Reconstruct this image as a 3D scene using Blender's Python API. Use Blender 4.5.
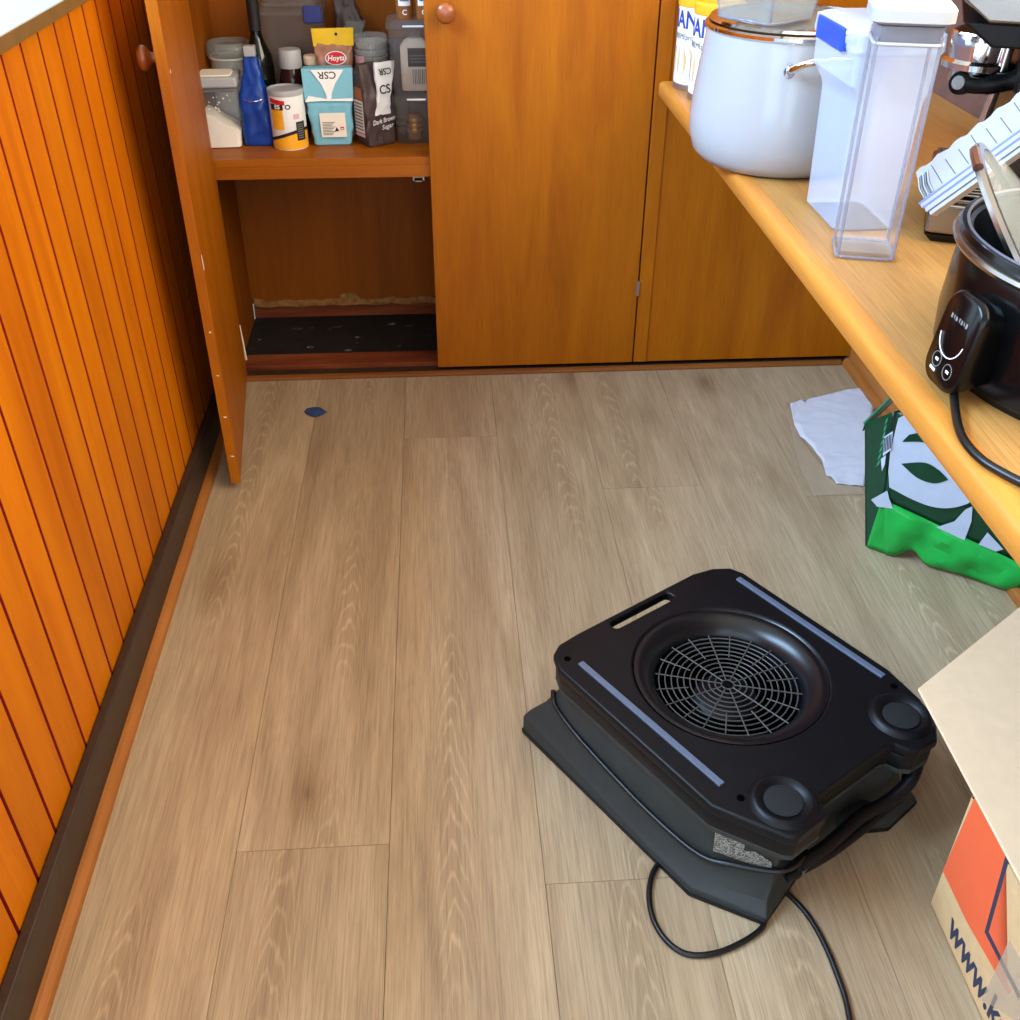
import bpy, bmesh, math, random
from mathutils import Vector, Matrix, noise
random.seed(7)
PI = math.pi
for o in list(bpy.data.objects): bpy.data.objects.remove(o)
SC = bpy.context.scene
COL = SC.collection

# ------------------------------------------------------------------ camera
F = 1037.0; H = 1.306
def _n(v): return Vector(v).normalized()
_dy = _n((427 - 510, -208 - 510, F))
_dz = -_n((505 - 510, 2010 - 510, F)); _dz = (_dz - _dy * _dz.dot(_dy)).normalized()
_dx = _dy.cross(_dz)
RW = Matrix((_dx, _dy, _dz))                       # camera axes (right, down, ahead) to world
CAMP = Vector((0, 0, H))
def ray(x, y): return RW @ Vector((x - 510, y - 510, F))
def onz(x, y, z=0.0): r = ray(x, y); return CAMP + r * ((z - H) / r.z)
def ony(x, y, Y): r = ray(x, y); return CAMP + r * (Y / r.y)
def onx(x, y, X): r = ray(x, y); return CAMP + r * (X / r.x)
def onplane(x, y, p, n):
    r = ray(x, y); return CAMP + r * ((Vector(p) - CAMP).dot(n) / r.dot(n))
cam = bpy.data.cameras.new('camera'); cam.lens = F / 1020 * 36; cam.sensor_width = 36; cam.clip_start = .02
camo = bpy.data.objects.new('camera', cam); COL.objects.link(camo)
m3 = Matrix((RW.col[0], -RW.col[1], -RW.col[2])).transposed()
camo.matrix_world = Matrix.Translation(CAMP) @ m3.to_4x4()
SC.camera = camo

# ------------------------------------------------------------------ world, lights, exposure
SC.view_settings.view_transform = 'Standard'; SC.view_settings.look = 'None'
SC.view_settings.gamma = 1; SC.view_settings.use_curve_mapping = False
SC.view_settings.exposure = 0.42
w = bpy.data.worlds.new('sky'); SC.world = w; w.use_nodes = True
w.node_tree.nodes['Background'].inputs[0].default_value = (.62, .76, 1, 1)
w.node_tree.nodes['Background'].inputs[1].default_value = 1.0
def area(name, loc, rot, sx, sy, e, col):
    l = bpy.data.lights.new(name, 'AREA'); l.shape = 'RECTANGLE'; l.size = sx; l.size_y = sy; l.energy = e; l.color = col
    o = bpy.data.objects.new(name, l); COL.objects.link(o); o.location = loc; o.rotation_euler = rot; return o
# daylight at the window over the bench, at the glazed door behind the photographer, at the big window of the next room
area('daylight_bench_window', (1.17, .95, 1.74), (0, PI / 2, 0), .85, 1.9, 44, (1, .84, .60))
area('daylight_glass_door', (.35, -1.78, 1.2), (PI / 2, 0, 0), 1.1, 1.8, 16, (.86, .93, 1))
area('daylight_glass_slider', (-1.7, -1.78, 1.25), (PI / 2, 0, -.35), 1.8, 1.8, 30, (.62, .80, 1))
area('added_skylight_fill', (-1.95, 1.2, 2.47), (0, 0, 0), 1.4, 2.2, 300, (.46, .71, 1))  # unseen overhead source, added to bring cool light to the right-hand floor
area('daylight_next_room', (-3.42, 1.0, 1.5), (0, -PI / 2, 0), 1.5, 2.6, 40, (.66, .82, 1))

# ------------------------------------------------------------------ materials
def lin(c):
    return tuple(((v / 255) / 12.92 if v / 255 <= .04045 else ((v / 255 + .055) / 1.055) ** 2.4) for v in c) + (1,)
MATS = {}
class NT:
    def __init__(s, name):
        s.m = bpy.data.materials.new(name); s.m.use_nodes = True; s.t = s.m.node_tree
        s.b = s.t.nodes['Principled BSDF']; MATS[name] = s.m
    def n(s, ty, **kw):
        x = s.t.nodes.new(ty)
        for k, v in kw.items():
            if k in x.inputs: x.inputs[k].default_value = v
            else: setattr(x, k, v)
        return x
    def l(s, a, b): s.t.links.new(a, b)
    def ramp(s, fac, stops):
        r = s.n('ShaderNodeValToRGB'); e = r.color_ramp.elements
        while len(e) < len(stops): e.new(.5)
        for q, (p, c) in zip(e, stops): q.position = p; q.color = c
        s.l(fac, r.inputs[0]); return r.outputs[0]
    def mix(s, fac, a, b, bt='MIX'):
        x = s.n('ShaderNodeMix', data_type='RGBA', blend_type=bt)
        if isinstance(fac, float): x.inputs[0].default_value = fac
        else: s.l(fac, x.inputs[0])
        for i, v in ((6, a), (7, b)):
            if isinstance(v, tuple): x.inputs[i].default_value = v
            else: s.l(v, x.inputs[i])
        return x.outputs[2]
def plain(name, c, rough=.5, metal=0., alpha=1., trans=0., ior=1.45, var=.06, scale=30., bump=0., coat=0., spec=.5, sheen=0.):
    s = NT(name); tc = s.n('ShaderNodeTexCoord'); nz = s.n('ShaderNodeTexNoise', Scale=scale, Detail=3.0)
    s.l(tc.outputs['Object'], nz.inputs['Vector'])
    a = lin(c); k1 = 1 - var; k2 = 1 + var
    s.l(s.ramp(nz.outputs['Fac'], [(.3, tuple(v * k1 for v in a[:3]) + (1,)), (.7, tuple(min(1, v * k2) for v in a[:3]) + (1,))]), s.b.inputs['Base Color'])
    i = s.b.inputs; i['Roughness'].default_value = rough; i['Metallic'].default_value = metal; i['Alpha'].default_value = alpha
    i['Transmission Weight'].default_value = trans; i['IOR'].default_value = ior; i['Coat Weight'].default_value = coat
    i['Specular IOR Level'].default_value = spec; i['Sheen Weight'].default_value = sheen
    if bump:
        bp = s.n('ShaderNodeBump', Strength=bump, Distance=.002); s.l(nz.outputs['Fac'], bp.inputs['Height']); s.l(bp.outputs[0], i['Normal'])
    return s.m
def wood(name, dark, mid, light, axis='Z', rough=.35, spec=.5, grain=1., bands=.35, seed=True, coat=.0, vary=.10, scale=1., knots=False, bump=.15):
    s = NT(name); tc = s.n('ShaderNodeTexCoord'); oi = s.n('ShaderNodeObjectInfo')
    off = s.n('ShaderNodeVectorMath', operation='SCALE'); s.l(tc.outputs['Object'], off.inputs[0]); off.inputs['Scale'].default_value = scale
    rnd = s.n('ShaderNodeCombineXYZ'); mu = s.n('ShaderNodeMath', operation='MULTIPLY'); s.l(oi.outputs['Random'], mu.inputs[0]); mu.inputs[1].default_value = 37.0
    for k in range(3): s.l(mu.outputs[0], rnd.inputs[k])
    ad = s.n('ShaderNodeVectorMath', operation='ADD'); s.l(off.outputs[0], ad.inputs[0]); s.l(rnd.outputs[0], ad.inputs[1])
    def st(a, b):
        v = [b, b, b]; v['XYZ'.index(axis)] = a
        mp = s.n('ShaderNodeMapping'); mp.inputs['Scale'].default_value = v; s.l(ad.outputs[0], mp.inputs[0]); return mp.outputs[0]
    n1 = s.n('ShaderNodeTexNoise', Scale=1.0, Detail=5.0, Roughness=.6, Distortion=.6); s.l(st(1.6, 14), n1.inputs['Vector'])
    n2 = s.n('ShaderNodeTexNoise', Scale=1.0, Detail=4.0, Roughness=.7); s.l(st(9, 420), n2.inputs['Vector'])
    n3 = s.n('ShaderNodeTexNoise', Scale=1.0, Detail=2.0, Roughness=.5); s.l(st(.75, 6.5), n3.inputs['Vector'])
    mm = s.n('ShaderNodeMath', operation='MULTIPLY'); s.l(n3.outputs['Fac'], mm.inputs[0]); mm.inputs[1].default_value = 20.0
    sn = s.n('ShaderNodeMath', operation='SINE'); mm2 = s.n('ShaderNodeMath', operation='MULTIPLY_ADD'); s.l(mm.outputs[0], mm2.inputs[0]); mm2.inputs[1].default_value = 6.28; mm2.inputs[2].default_value = 0
    s.l(mm2.outputs[0], sn.inputs[0])
    base = s.ramp(n1.outputs['Fac'], [(.28, lin(dark)), (.5, lin(mid)), (.74, lin(light))])
    fine = s.ramp(n2.outputs['Fac'], [(.36, (1 - .45 * grain,) * 3 + (1,)), (.58, (1, 1, 1, 1))])
    c = s.mix(.75, base, fine, 'MULTIPLY')
    ring = s.ramp(sn.outputs[0], [(.0, (1, 1, 1, 1)), (.55, (1 - .25 * bands,) * 3 + (1,)), (1., (1 + .12 * bands,) * 3 + (1,))])
    mk = s.n('ShaderNodeTexNoise', Scale=1.0, Detail=1.0); s.l(st(1.1, 6.0), mk.inputs['Vector'])
    mf = s.ramp(mk.outputs['Fac'], [(.48, (0, 0, 0, 1)), (.62, (1, 1, 1, 1))]); mf2 = s.n('ShaderNodeMath', operation='MULTIPLY'); s.l(mf, mf2.inputs[0]); mf2.inputs[1].default_value = min(1., bands * 1.6)
    c = s.mix(mf2.outputs[0], c, ring, 'MULTIPLY')
    if knots:
        vo = s.n('ShaderNodeTexVoronoi', Scale=1.0); s.l(st(2.2, 5.5), vo.inputs['Vector'])
        kn = s.ramp(vo.outputs['Distance'], [(.0, (.30, .24, .2, 1)), (.035, (.55, .47, .4, 1)), (.16, (.86, .83, .8, 1)), (.3, (1, 1, 1, 1))])
        c = s.mix(.85, c, kn, 'MULTIPLY')
    if knots:                                             # nested cathedral arches down the middle of a plank
        M = lambda op, a, b=None: (lambda q: (s.l(a, q.inputs[0]) if not isinstance(a, float) else setattr(q.inputs[0], 'default_value', a), (s.l(b, q.inputs[1]) if not isinstance(b, (float, type(None))) else (setattr(q.inputs[1], 'default_value', b) if b is not None else None)), q.outputs[0])[2])(s.n('ShaderNodeMath', operation=op))
        sp = s.n('ShaderNodeSeparateXYZ'); s.l(tc.outputs['Object'], sp.inputs[0])
        wn_ = s.n('ShaderNodeTexWhiteNoise', noise_dimensions='1D'); s.l(mu.outputs[0], wn_.inputs['W'])
        x0 = M('MULTIPLY', M('SUBTRACT', wn_.outputs['Value'], .5), .09)
        n4 = s.n('ShaderNodeTexNoise', Scale=1.0, Detail=3.0, Roughness=.6); s.l(st(3.5, 26), n4.inputs['Vector'])
        n5 = s.n('ShaderNodeTexNoise', Scale=1.0, Detail=1.0); s.l(st(1.0, 1.0), n5.inputs['Vector'])
        xx = M('ADD', M('SUBTRACT', sp.outputs['X'], x0), M('MULTIPLY', M('SUBTRACT', n5.outputs['Fac'], .5), .06))
        v = M('ADD', M('ADD', M('MULTIPLY', sp.outputs['Y'], 17.0), M('MULTIPLY', M('MULTIPLY', xx, xx), 2600.0)), M('MULTIPLY', n4.outputs['Fac'], 3.4))
        sw = M('SINE', M('MULTIPLY', v, 6.283))
        arch = s.ramp(sw, [(.35, (.88, .86, .84, 1)), (.75, (1, 1, 1, 1)), (.97, (1.16, 1.16, 1.16, 1))])
        ms = M('SUBTRACT', 1.0, M('MULTIPLY', M('ABSOLUTE', xx), 19.0))
        n6 = s.n('ShaderNodeTexNoise', Scale=1.0, Detail=1.0); s.l(st(1.5, 1.5), n6.inputs['Vector'])
        my = s.ramp(n6.outputs['Fac'], [(.44, (0, 0, 0, 1)), (.56, (1, 1, 1, 1))])
        mk2 = s.n('ShaderNodeMath', operation='MULTIPLY', use_clamp=True); s.l(ms, mk2.inputs[0]); s.l(my, mk2.inputs[1])
        c = s.mix(mk2.outputs[0], c, arch, 'MULTIPLY')
    pv = s.ramp(oi.outputs['Random'], [(0, (1 - vary,) * 3 + (1,)), (1, (1 + vary * .3,) * 3 + (1,))])
    c = s.mix(1., c, pv, 'MULTIPLY')
    s.l(c, s.b.inputs['Base Color'])
    s.b.inputs['Roughness'].default_value = rough; s.b.inputs['Specular IOR Level'].default_value = spec; s.b.inputs['Coat Weight'].default_value = coat; s.b.inputs['Coat Roughness'].default_value = .2
    bp = s.n('ShaderNodeBump', Strength=bump, Distance=.001); s.l(n2.outputs['Fac'], bp.inputs['Height']); s.l(bp.outputs[0], s.b.inputs['Normal'])
    return s.m
OAK = wood('oak_vinyl', (158, 133, 102), (176, 151, 118), (190, 166, 133), 'Y', .42, .5, .9, .4, vary=.07, knots=True)
BOARD = wood('varnished_pine', (176, 88, 0), (194, 104, 0), (206, 118, 2), 'Z', .5, .2, .12, .12, vary=.14)
TEAK = wood('varnished_veneer', (148, 75, 0), (164, 89, 0), (176, 100, 2), 'Z', .45, .2, .45, .12, vary=.06)
TEAKX = wood('varnished_veneer_across', (148, 75, 0), (164, 89, 0), (176, 100, 2), 'X', .45, .25, .45, .12, vary=.06)
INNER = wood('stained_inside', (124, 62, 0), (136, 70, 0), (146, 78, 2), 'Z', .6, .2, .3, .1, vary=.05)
BENCHW = wood('bench_timber', (164, 112, 56), (182, 130, 68), (194, 144, 80), 'Y', .42, .35, .8, .15, vary=.04)
NOSE = wood('bench_nosing', (180, 110, 42), (196, 126, 50), (208, 140, 60), 'Y', .42, .3, .3, .1, vary=.04)
TRIMY = wood('trim_timber_y', (140, 82, 30), (162, 98, 42), (178, 114, 56), 'Y', .5, .3, .4, .1, vary=.05)
TRIMX = wood('trim_timber_x', (112, 60, 20), (134, 76, 28), (150, 90, 40), 'X', .5, .3, .4, .1, vary=.05)
KNOBW = wood('knob_timber', (120, 58, 24), (146, 74, 30), (164, 88, 40), 'X', .3, .5, .4, .3, coat=.4)
REDRAIL = wood('red_rail', (96, 40, 18), (128, 60, 28), (150, 84, 48), 'X', .7, .2, .5, .2)
DKBASE = plain('dark_brown_paint', (52, 38, 28), .45, var=.15, scale=60)
GROOVE = plain('groove_stain', (108, 16, 4), .8, spec=.1)
BLACKDIRT = plain('dirty_black_floor', (26, 22, 18), .8, var=.5, scale=14, bump=.6)
CRUMB = plain('broken_board_edge', (150, 104, 52), .95, var=.35, scale=70, bump=1.)
LAMI = plain('pale_laminate', (100, 108, 122), .28, var=.05, scale=90)
CAPB = plain('brown_edge_strip', (110, 80, 40), .5, var=.1)
PLASTER = plain('cream_plaster', (226, 220, 208), .9, var=.02)
MAUVE = plain('brown_wall', (112, 80, 70), .8, var=.08)
CEILW = plain('ceiling_white', (238, 238, 234), .9, var=.01)
SUB = plain('underlay', (60, 45, 34), .9)
BLK = plain('black_plastic', (12, 12, 15), .42, spec=.25, var=.12, scale=25, bump=.05)
BLKG = plain('black_gloss', (6, 6, 7), .2, var=.05, spec=.3)
GRYP = plain('charcoal_plastic', (48, 50, 48), .5, spec=.25, var=.08, scale=25, bump=.05)
GRILL = plain('grille_plastic', (70, 66, 62), .5)
VOID = plain('void_black', (4, 4, 4), 1., spec=.0)
RAILM = plain('slate_slide_strip', (84, 92, 108), .4)
CORD = plain('black_cord', (14, 14, 15), .35)
CARD = plain('cardboard', (196, 158, 112), .85, var=.05, scale=50)
CREAM = plain('cardboard_inside', (222, 188, 150), .9, var=.03, scale=40)
ORANGE = plain('orange_print', (216, 88, 46), .8, var=.03)
NAVY = plain('navy_print', (44, 44, 62), .8)
TAPE = plain('clear_tape', (206, 180, 150), .25, alpha=.35)
PAPER = plain('white_paper', (202, 198, 204), .9, var=.02, bump=.2, scale=60)
CLOTHG = plain('grey_paper', (160, 152, 140), .8, alpha=.35)
DGREEN = plain('dark_green_bag', (10, 58, 36), .35, var=.1, scale=20)
BGREEN = plain('bright_green_bag', (22, 160, 62), .38, var=.08, scale=20)
TEALG = plain('green_hem', (50, 140, 100), .4)
BAGW = plain('white_bag_print', (184, 192, 208), .4, var=.03)
BLUET = plain('blue_tape', (44, 66, 110), .7, var=.2, scale=150)
STEEL = plain('brushed_steel', (150, 146, 142), .26, metal=1., var=.04)
CHROME = plain('chrome', (225, 225, 225), .08, metal=1., var=.01)
POTW = plain('white_enamel', (164, 165, 168), .22, var=.01, coat=.3)
GLASS = plain('clear_glass', (235, 245, 242), .03, alpha=.22, var=.01)
GLASSD = plain('grey_glass', (150, 156, 152), .05, alpha=.5, var=.02)
CLEARP = plain('clear_plastic', (226, 230, 240), .06, alpha=.09, var=.01)
EDGEP = plain('plastic_edge_refraction', (140, 140, 158), .08, alpha=.5, var=.01)  # darker grey stands in for refraction along clear edges
FROST = plain('frosted_plastic', (206, 220, 244), .3, alpha=.42, var=.01)
GREYP = plain('smoky_plastic', (128, 122, 116), .2, alpha=.32, var=.03)
WHITEP = plain('white_plastic', (172, 172, 174), .35, var=.01)
BLUEP = plain('blue_plastic', (24, 72, 230), .35, var=.03)
NAVYP = plain('navy_plastic', (40, 50, 120), .4)
PERI = plain('periwinkle_plastic', (120, 136, 196), .4)
SEAL = plain('grey_seal', (96, 94, 104), .4)
FLOUR = plain('flour', (244, 236, 220), .95, var=.03, bump=.3)
BLUEF = plain('blue_foil', (16, 62, 152), .28, var=.15, scale=18)
AMBER = plain('dark_amber', (44, 18, 10), .12)
WINE = plain('wine_glass_dark', (10, 12, 9), .1)
CYAN = plain('pale_blue_paper', (122, 186, 206), .55, var=.04)
LABELW = plain('cream_label', (236, 228, 212), .7, var=.02)
WHT = plain('white_print', (240, 240, 238), .6, var=.01)
BLKP = plain('black_print', (24, 22, 24), .6)
DBROWN = plain('dark_brown_pack', (74, 60, 58), .4, var=.1)
TAN = plain('brown_sugar_print', (168, 100, 56), .6, var=.15)
PINK = plain('pink_print', (226, 176, 186), .6)
YELL = plain('yellow_pack', (240, 196, 24), .45)
REDP = plain('red_print', (206, 28, 40), .5)
GOLDY = plain('amber_yellow', (246, 172, 32), .5)
CELLO = plain('cellophane_pack', (176, 120, 92), .2, alpha=.75, var=.3, scale=40)
LINER = plain('paper_liners', (150, 136, 124), .8, var=.2, scale=60)
GOLD = plain('gold_foil', (212, 170, 80), .3, metal=.8)
SPICE = plain('brown_spice', (150, 92, 40), .8, var=.2)
PEACH = plain('pale_powder', (240, 216, 190), .8)
TINW = plain('tin_white', (238, 238, 240), .35, var=.01)
TINB = plain('tin_base_metal', (150, 130, 124), .3, metal=.6)
LIDY = plain('tin_yellow_lid', (234, 178, 44), .4)
GOLDS = plain('gold_swoosh', (212, 184, 124), .5)
BLUEPR = plain('blue_print', (40, 60, 150), .5)
GREYPR = plain('grey_print', (120, 118, 116), .6)
COPPER = plain('copper_brown_rim', (112, 70, 52), .25, metal=.5)
CHIP = plain('bare_white_chip', (236, 230, 216), .8)
RATING = NT('rating_label')
def _rl():
    s = RATING; tc = s.n('ShaderNodeTexCoord'); mp = s.n('ShaderNodeMapping'); mp.inputs['Scale'].default_value = (420, 420, 420)
    s.l(tc.outputs['Object'], mp.inputs[0]); nz = s.n('ShaderNodeTexNoise', Scale=1.0, Detail=2.0); s.l(mp.outputs[0], nz.inputs['Vector'])
    s.l(s.ramp(nz.outputs['Fac'], [(.44, lin((64, 64, 60))), (.56, lin((150, 148, 140)))]), s.b.inputs['Base Color']); s.b.inputs['Roughness'].default_value = .5
_rl(); RATING = RATING.m

# ------------------------------------------------------------------ mesh helpers
def bmn(): return bmesh.new()
def add_box(bm, lo, hi, mtx=None):
    vs = [bm.verts.new(Vector((x, y, z)) if mtx is None else mtx @ Vector((x, y, z))) for x in (lo[0], hi[0]) for y in (lo[1], hi[1]) for z in (lo[2], hi[2])]
    for f in ((0, 1, 3, 2), (4, 6, 7, 5), (0, 4, 5, 1), (2, 3, 7, 6), (0, 2, 6, 4), (1, 5, 7, 3)): bm.faces.new([vs[i] for i in f])
def add_loft(bm, rings, cap0=True, cap1=True, closed=True):
    R = [[bm.verts.new(p) for p in r] for r in rings]; n = len(R[0])
    for a, b in zip(R, R[1:]):
        for i in range(n if closed else n - 1): bm.faces.new((a[i], a[(i + 1) % n], b[(i + 1) % n], b[i]))
    if cap0: bm.faces.new(list(reversed(R[0])))
    if cap1: bm.faces.new(R[-1])
    return R
def add_lathe(bm, prof, n=40, c=(0, 0, 0), sx=1., sy=1.):
    rings = []
    for r, z in prof:
        if r < 1e-6: rings.append([bm.verts.new((c[0], c[1], c[2] + z))])
        else: rings.append([bm.verts.new((c[0] + sx * r * math.cos(2 * PI * i / n), c[1] + sy * r * math.sin(2 * PI * i / n), c[2] + z)) for i in range(n)])
    for a, b in zip(rings, rings[1:]):
        for i in range(n):
            j = (i + 1) % n
            if len(a) == 1 and len(b) == 1: continue
            if len(a) == 1: bm.faces.new((a[0], b[j], b[i]))
            elif len(b) == 1: bm.faces.new((a[i], a[j], b[0]))
            else: bm.faces.new((a[i], a[j], b[j], b[i]))
def add_tube(bm, pts, r, n=10, closed=False):
    pts = [Vector(p) for p in pts]; N = len(pts); rings = []; prev = None
    for i, p in enumerate(pts):
        if closed: t = pts[(i + 1) % N] - pts[i - 1]
        else: t = pts[min(i + 1, N - 1)] - pts[max(i - 1, 0)]
        t.normalize()
        if prev is None: u = t.orthogonal().normalized()
        else: u = (prev - t * prev.dot(t)).normalized()
        prev = u; v = t.cross(u); rr = r[i] if isinstance(r, (list, tuple)) else r
        rings.append([p + (u * math.cos(2 * PI * k / n) + v * math.sin(2 * PI * k / n)) * rr for k in range(n)])
    if closed: rings.append(rings[0]); add_loft(bm, rings, False, False); bmesh.ops.remove_doubles(bm, verts=bm.verts, dist=1e-6)
    else: add_loft(bm, rings)
def smooth_path(pts, k=8):
    pts = [Vector(p) for p in pts]; out = []
    for i in range(len(pts) - 1):
        p0, p1, p2, p3 = pts[max(i - 1, 0)], pts[i], pts[i + 1], pts[min(i + 2, len(pts) - 1)]
        for j in range(k):
            t = j / k
            out.append(.5 * ((2 * p1) + (p2 - p0) * t + (2 * p0 - 5 * p1 + 4 * p2 - p3) * t * t + (3 * p1 - p0 - 3 * p2 + p3) * t ** 3))
    out.append(pts[-1]); return out
def rrect(hx, hy, r, z, c=(0, 0), k=4):
    out = []
    for sx, sy, a0 in ((1, 1, 0), (-1, 1, PI / 2), (-1, -1, PI), (1, -1, 1.5 * PI)):
        for i in range(k + 1):
            a = a0 + i * PI / 2 / k
            out.append((c[0] + sx * (hx - r) + r * math.cos(a), c[1] + sy * (hy - r) + r * math.sin(a), z))
    return out
def fin(name, bm, mat, parent=None, bevel=0., seg=2, ang=40, smooth=True, sub=0):
    bmesh.ops.recalc_face_normals(bm, faces=bm.faces)
    me = bpy.data.meshes.new(name); bm.to_mesh(me); bm.free()
    return link(name, me, mat, parent, bevel, seg, ang, smooth, sub)
def link(name, me, mat, parent=None, bevel=0., seg=2, ang=40, smooth=True, sub=0):
    if smooth:
        me.shade_smooth(); me.set_sharp_from_angle(angle=math.radians(ang))
    if isinstance(mat, (list, tuple)):
        for m in mat: me.materials.append(m)
    else: me.materials.clear(); me.materials.append(mat)
    o = bpy.data.objects.new(name, me); COL.objects.link(o)
    if parent is not None: o.parent = parent
    if bevel > 0:
        b = o.modifiers.new('bevel', 'BEVEL'); b.width = bevel; b.segments = seg; b.limit_method = 'ANGLE'; b.angle_limit = math.radians(35); b.harden_normals = True
    if sub: q = o.modifiers.new('subdivision', 'SUBSURF'); q.levels = sub; q.render_levels = sub
    return o
def box(name, lo, hi, mat, parent=None, bevel=0., mtx=None, seg=2):
    bm = bmn(); add_box(bm, lo, hi, mtx); return fin(name, bm, mat, parent, bevel, seg)
def lathe(name, prof, mat, parent=None, n=40, c=(0, 0, 0), sx=1., sy=1., ang=35):
    bm = bmn(); add_lathe(bm, prof, n, c, sx, sy); return fin(name, bm, mat, parent, ang=ang)
def tube(name, pts, r, mat, parent=None, n=10, closed=False, k=0):
    bm = bmn(); add_tube(bm, smooth_path(pts, k) if k else pts, r, n, closed); return fin(name, bm, mat, parent, ang=60)
def loft(name, rings, mat, parent=None, bevel=0., ang=40, cap0=True, cap1=True, sub=0):
    bm = bmn(); add_loft(bm, rings, cap0, cap1); return fin(name, bm, mat, parent, bevel, ang=ang, sub=sub)
def curve_mesh(cu):
    o = bpy.data.objects.new('tmp', cu); COL.objects.link(o); dg = bpy.context.evaluated_depsgraph_get(); dg.update()
    me = bpy.data.meshes.new_from_object(o.evaluated_get(dg)); bpy.data.objects.remove(o); bpy.data.curves.remove(cu); me.materials.clear(); return me
def plate(name, loops, z0, z1, mat, parent=None, bev=0.):
    cu = bpy.data.curves.new('tmp', 'CURVE'); cu.dimensions = '2D'; cu.fill_mode = 'BOTH'; cu.extrude = (z1 - z0) / 2 - bev; cu.bevel_depth = bev; cu.bevel_resolution = 2; cu.offset = -bev
    for lp in loops:
        s = cu.splines.new('POLY'); s.points.add(len(lp) - 1); s.use_cyclic_u = True
        for q, p in zip(s.points, lp): q.co = (p[0], p[1], 0, 1)
    me = curve_mesh(cu); me.transform(Matrix.Translation((0, 0, (z0 + z1) / 2)))
    return link(name, me, mat, parent, ang=30)
def text(name, body, size, mat, parent, mtx=None, fn=None, bold=0., ext=.0002, align='CENTER', shear=0., sx=1.):
    cu = bpy.data.curves.new('tmp', 'FONT'); cu.body = body; cu.size = size; cu.align_x = align; cu.align_y = 'CENTER'; cu.extrude = ext; cu.offset = bold * size; cu.shear = shear; cu.resolution_u = 3
    me = curve_mesh(cu)
    for v in me.vertices:
        v.co.x *= sx
        if fn: v.co = fn(v.co)
    if mtx: me.transform(mtx)
    return link(name, me, mat, parent, smooth=False)
def frame(o, x, y):                                  # matrix with given local x and y directions at o
    x = Vector(x).normalized(); y = Vector(y); y = (y - x * y.dot(x)).normalized(); z = x.cross(y)
    return Matrix.Translation(o) @ Matrix((x, y, z)).transposed().to_4x4()
def patch(name, pts, mat, parent, t=.0004, n=None):   # thin printed patch from coplanar points
    pts = [Vector(p) for p in pts]
    n = Vector(n).normalized() if n is not None else (pts[1] - pts[0]).cross(pts[2] - pts[0]).normalized()
    bm = bmn(); a = [bm.verts.new(p + n * t) for p in pts]; b = [bm.verts.new(p) for p in pts]; k = len(pts)
    bm.faces.new(a); bm.faces.new(list(reversed(b)))
    for i in range(k): bm.faces.new((a[i], b[i], b[(i + 1) % k], a[(i + 1) % k]))
    bmesh.ops.triangulate(bm, faces=[f for f in bm.faces if len(f.verts) > 4])
    return fin(name, bm, mat, parent, smooth=False)
def cyl(R, a0, t=.0004):                             # wrap flat (x, y) onto a cylinder
    return lambda v: Vector(((R + t + v.z) * math.cos(a0 + v.x / R), (R + t + v.z) * math.sin(a0 + v.x / R), v.y))
def wrap(name, R, a0, w, z0, z1, mat, parent, n=14, slant=0., t=.0004):
    bm = bmn(); top = []; bot = []
    for i in range(n + 1):
        a = a0 + (i / n - .5) * w / R; dz = slant * (i / n - .5)
        top.append(bm.verts.new(((R + t) * math.cos(a), (R + t) * math.sin(a), z1 + dz))); bot.append(bm.verts.new(((R + t) * math.cos(a), (R + t) * math.sin(a), z0 + dz)))
    for i in range(n): bm.faces.new((bot[i], bot[i + 1], top[i + 1], top[i]))
    return fin(name, bm, mat, parent)
def crinkle(rings, amp, sc, seed=0., zk=5, keep=1):
    # denser rings with crumple noise; the first ring stays flat
    out = []
    def dense(r):
        q = []
        for i in range(len(r)):
            a = Vector(r[i]); b = Vector(r[(i + 1) % len(r)]); m = max(1, int((b - a).length / .006))
            q.append((a, b, m))
        return q
    cnt = [max(1, int((Vector(rings[0][i]) - Vector(rings[0][(i + 1) % len(rings[0])])).length / .006)) for i in range(len(rings[0]))]
    def samp(r):
        q = []
        for i in range(len(r)):
            a = Vector(r[i]); b = Vector(r[(i + 1) % len(r)])
            for j in range(cnt[i]): q.append(a.lerp(b, j / cnt[i]))
        return q
    R = [samp(r) for r in rings]
    for a, b in zip(R, R[1:]):
        k = max(1, int((b[0] - a[0]).length / .007))
        for j in range(k): out.append([p.lerp(q, j / k) for p, q in zip(a, b)])
    out.append(R[-1]); S = Vector((seed, seed * 1.7, seed * .3)); res = []
    for i, r in enumerate(out):
        f = 0 if i == 0 else min(1, i / 3)
        rr = []
        for p in r:
            q = Vector((p.x * sc, p.y * sc, p.z * sc * .8)) + S
            d = noise.noise_vector(q) + .5 * noise.noise_vector(q * 2.3); e = abs(noise.noise(q * 1.4)) - .25
            c = Vector((p.x, p.y, 0)); c = c.normalized() if c.length > 1e-5 else Vector((0, 0, 0))
            v = p + (d * .6 + c * e * 1.6) * amp * f
            if i == 0: v.z = p.z
            rr.append(v)
        res.append(rr)
    return res
def thing(name, label, cat, loc=(0, 0, 0), rotz=0., group=None):
    o = bpy.data.objects.new(name, None); COL.objects.link(o); o.location = loc; o.rotation_euler = (0, 0, rotz); o.empty_display_size = .05
    return tag(o, label, cat, group)
def tag(o, label, cat, group=None):
    o['label'] = label; o['category'] = cat
    if group: o['group'] = group
    return o
def struct(o, label=None):
    o['kind'] = 'structure'
    if label: o['label'] = label
    return o
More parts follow.
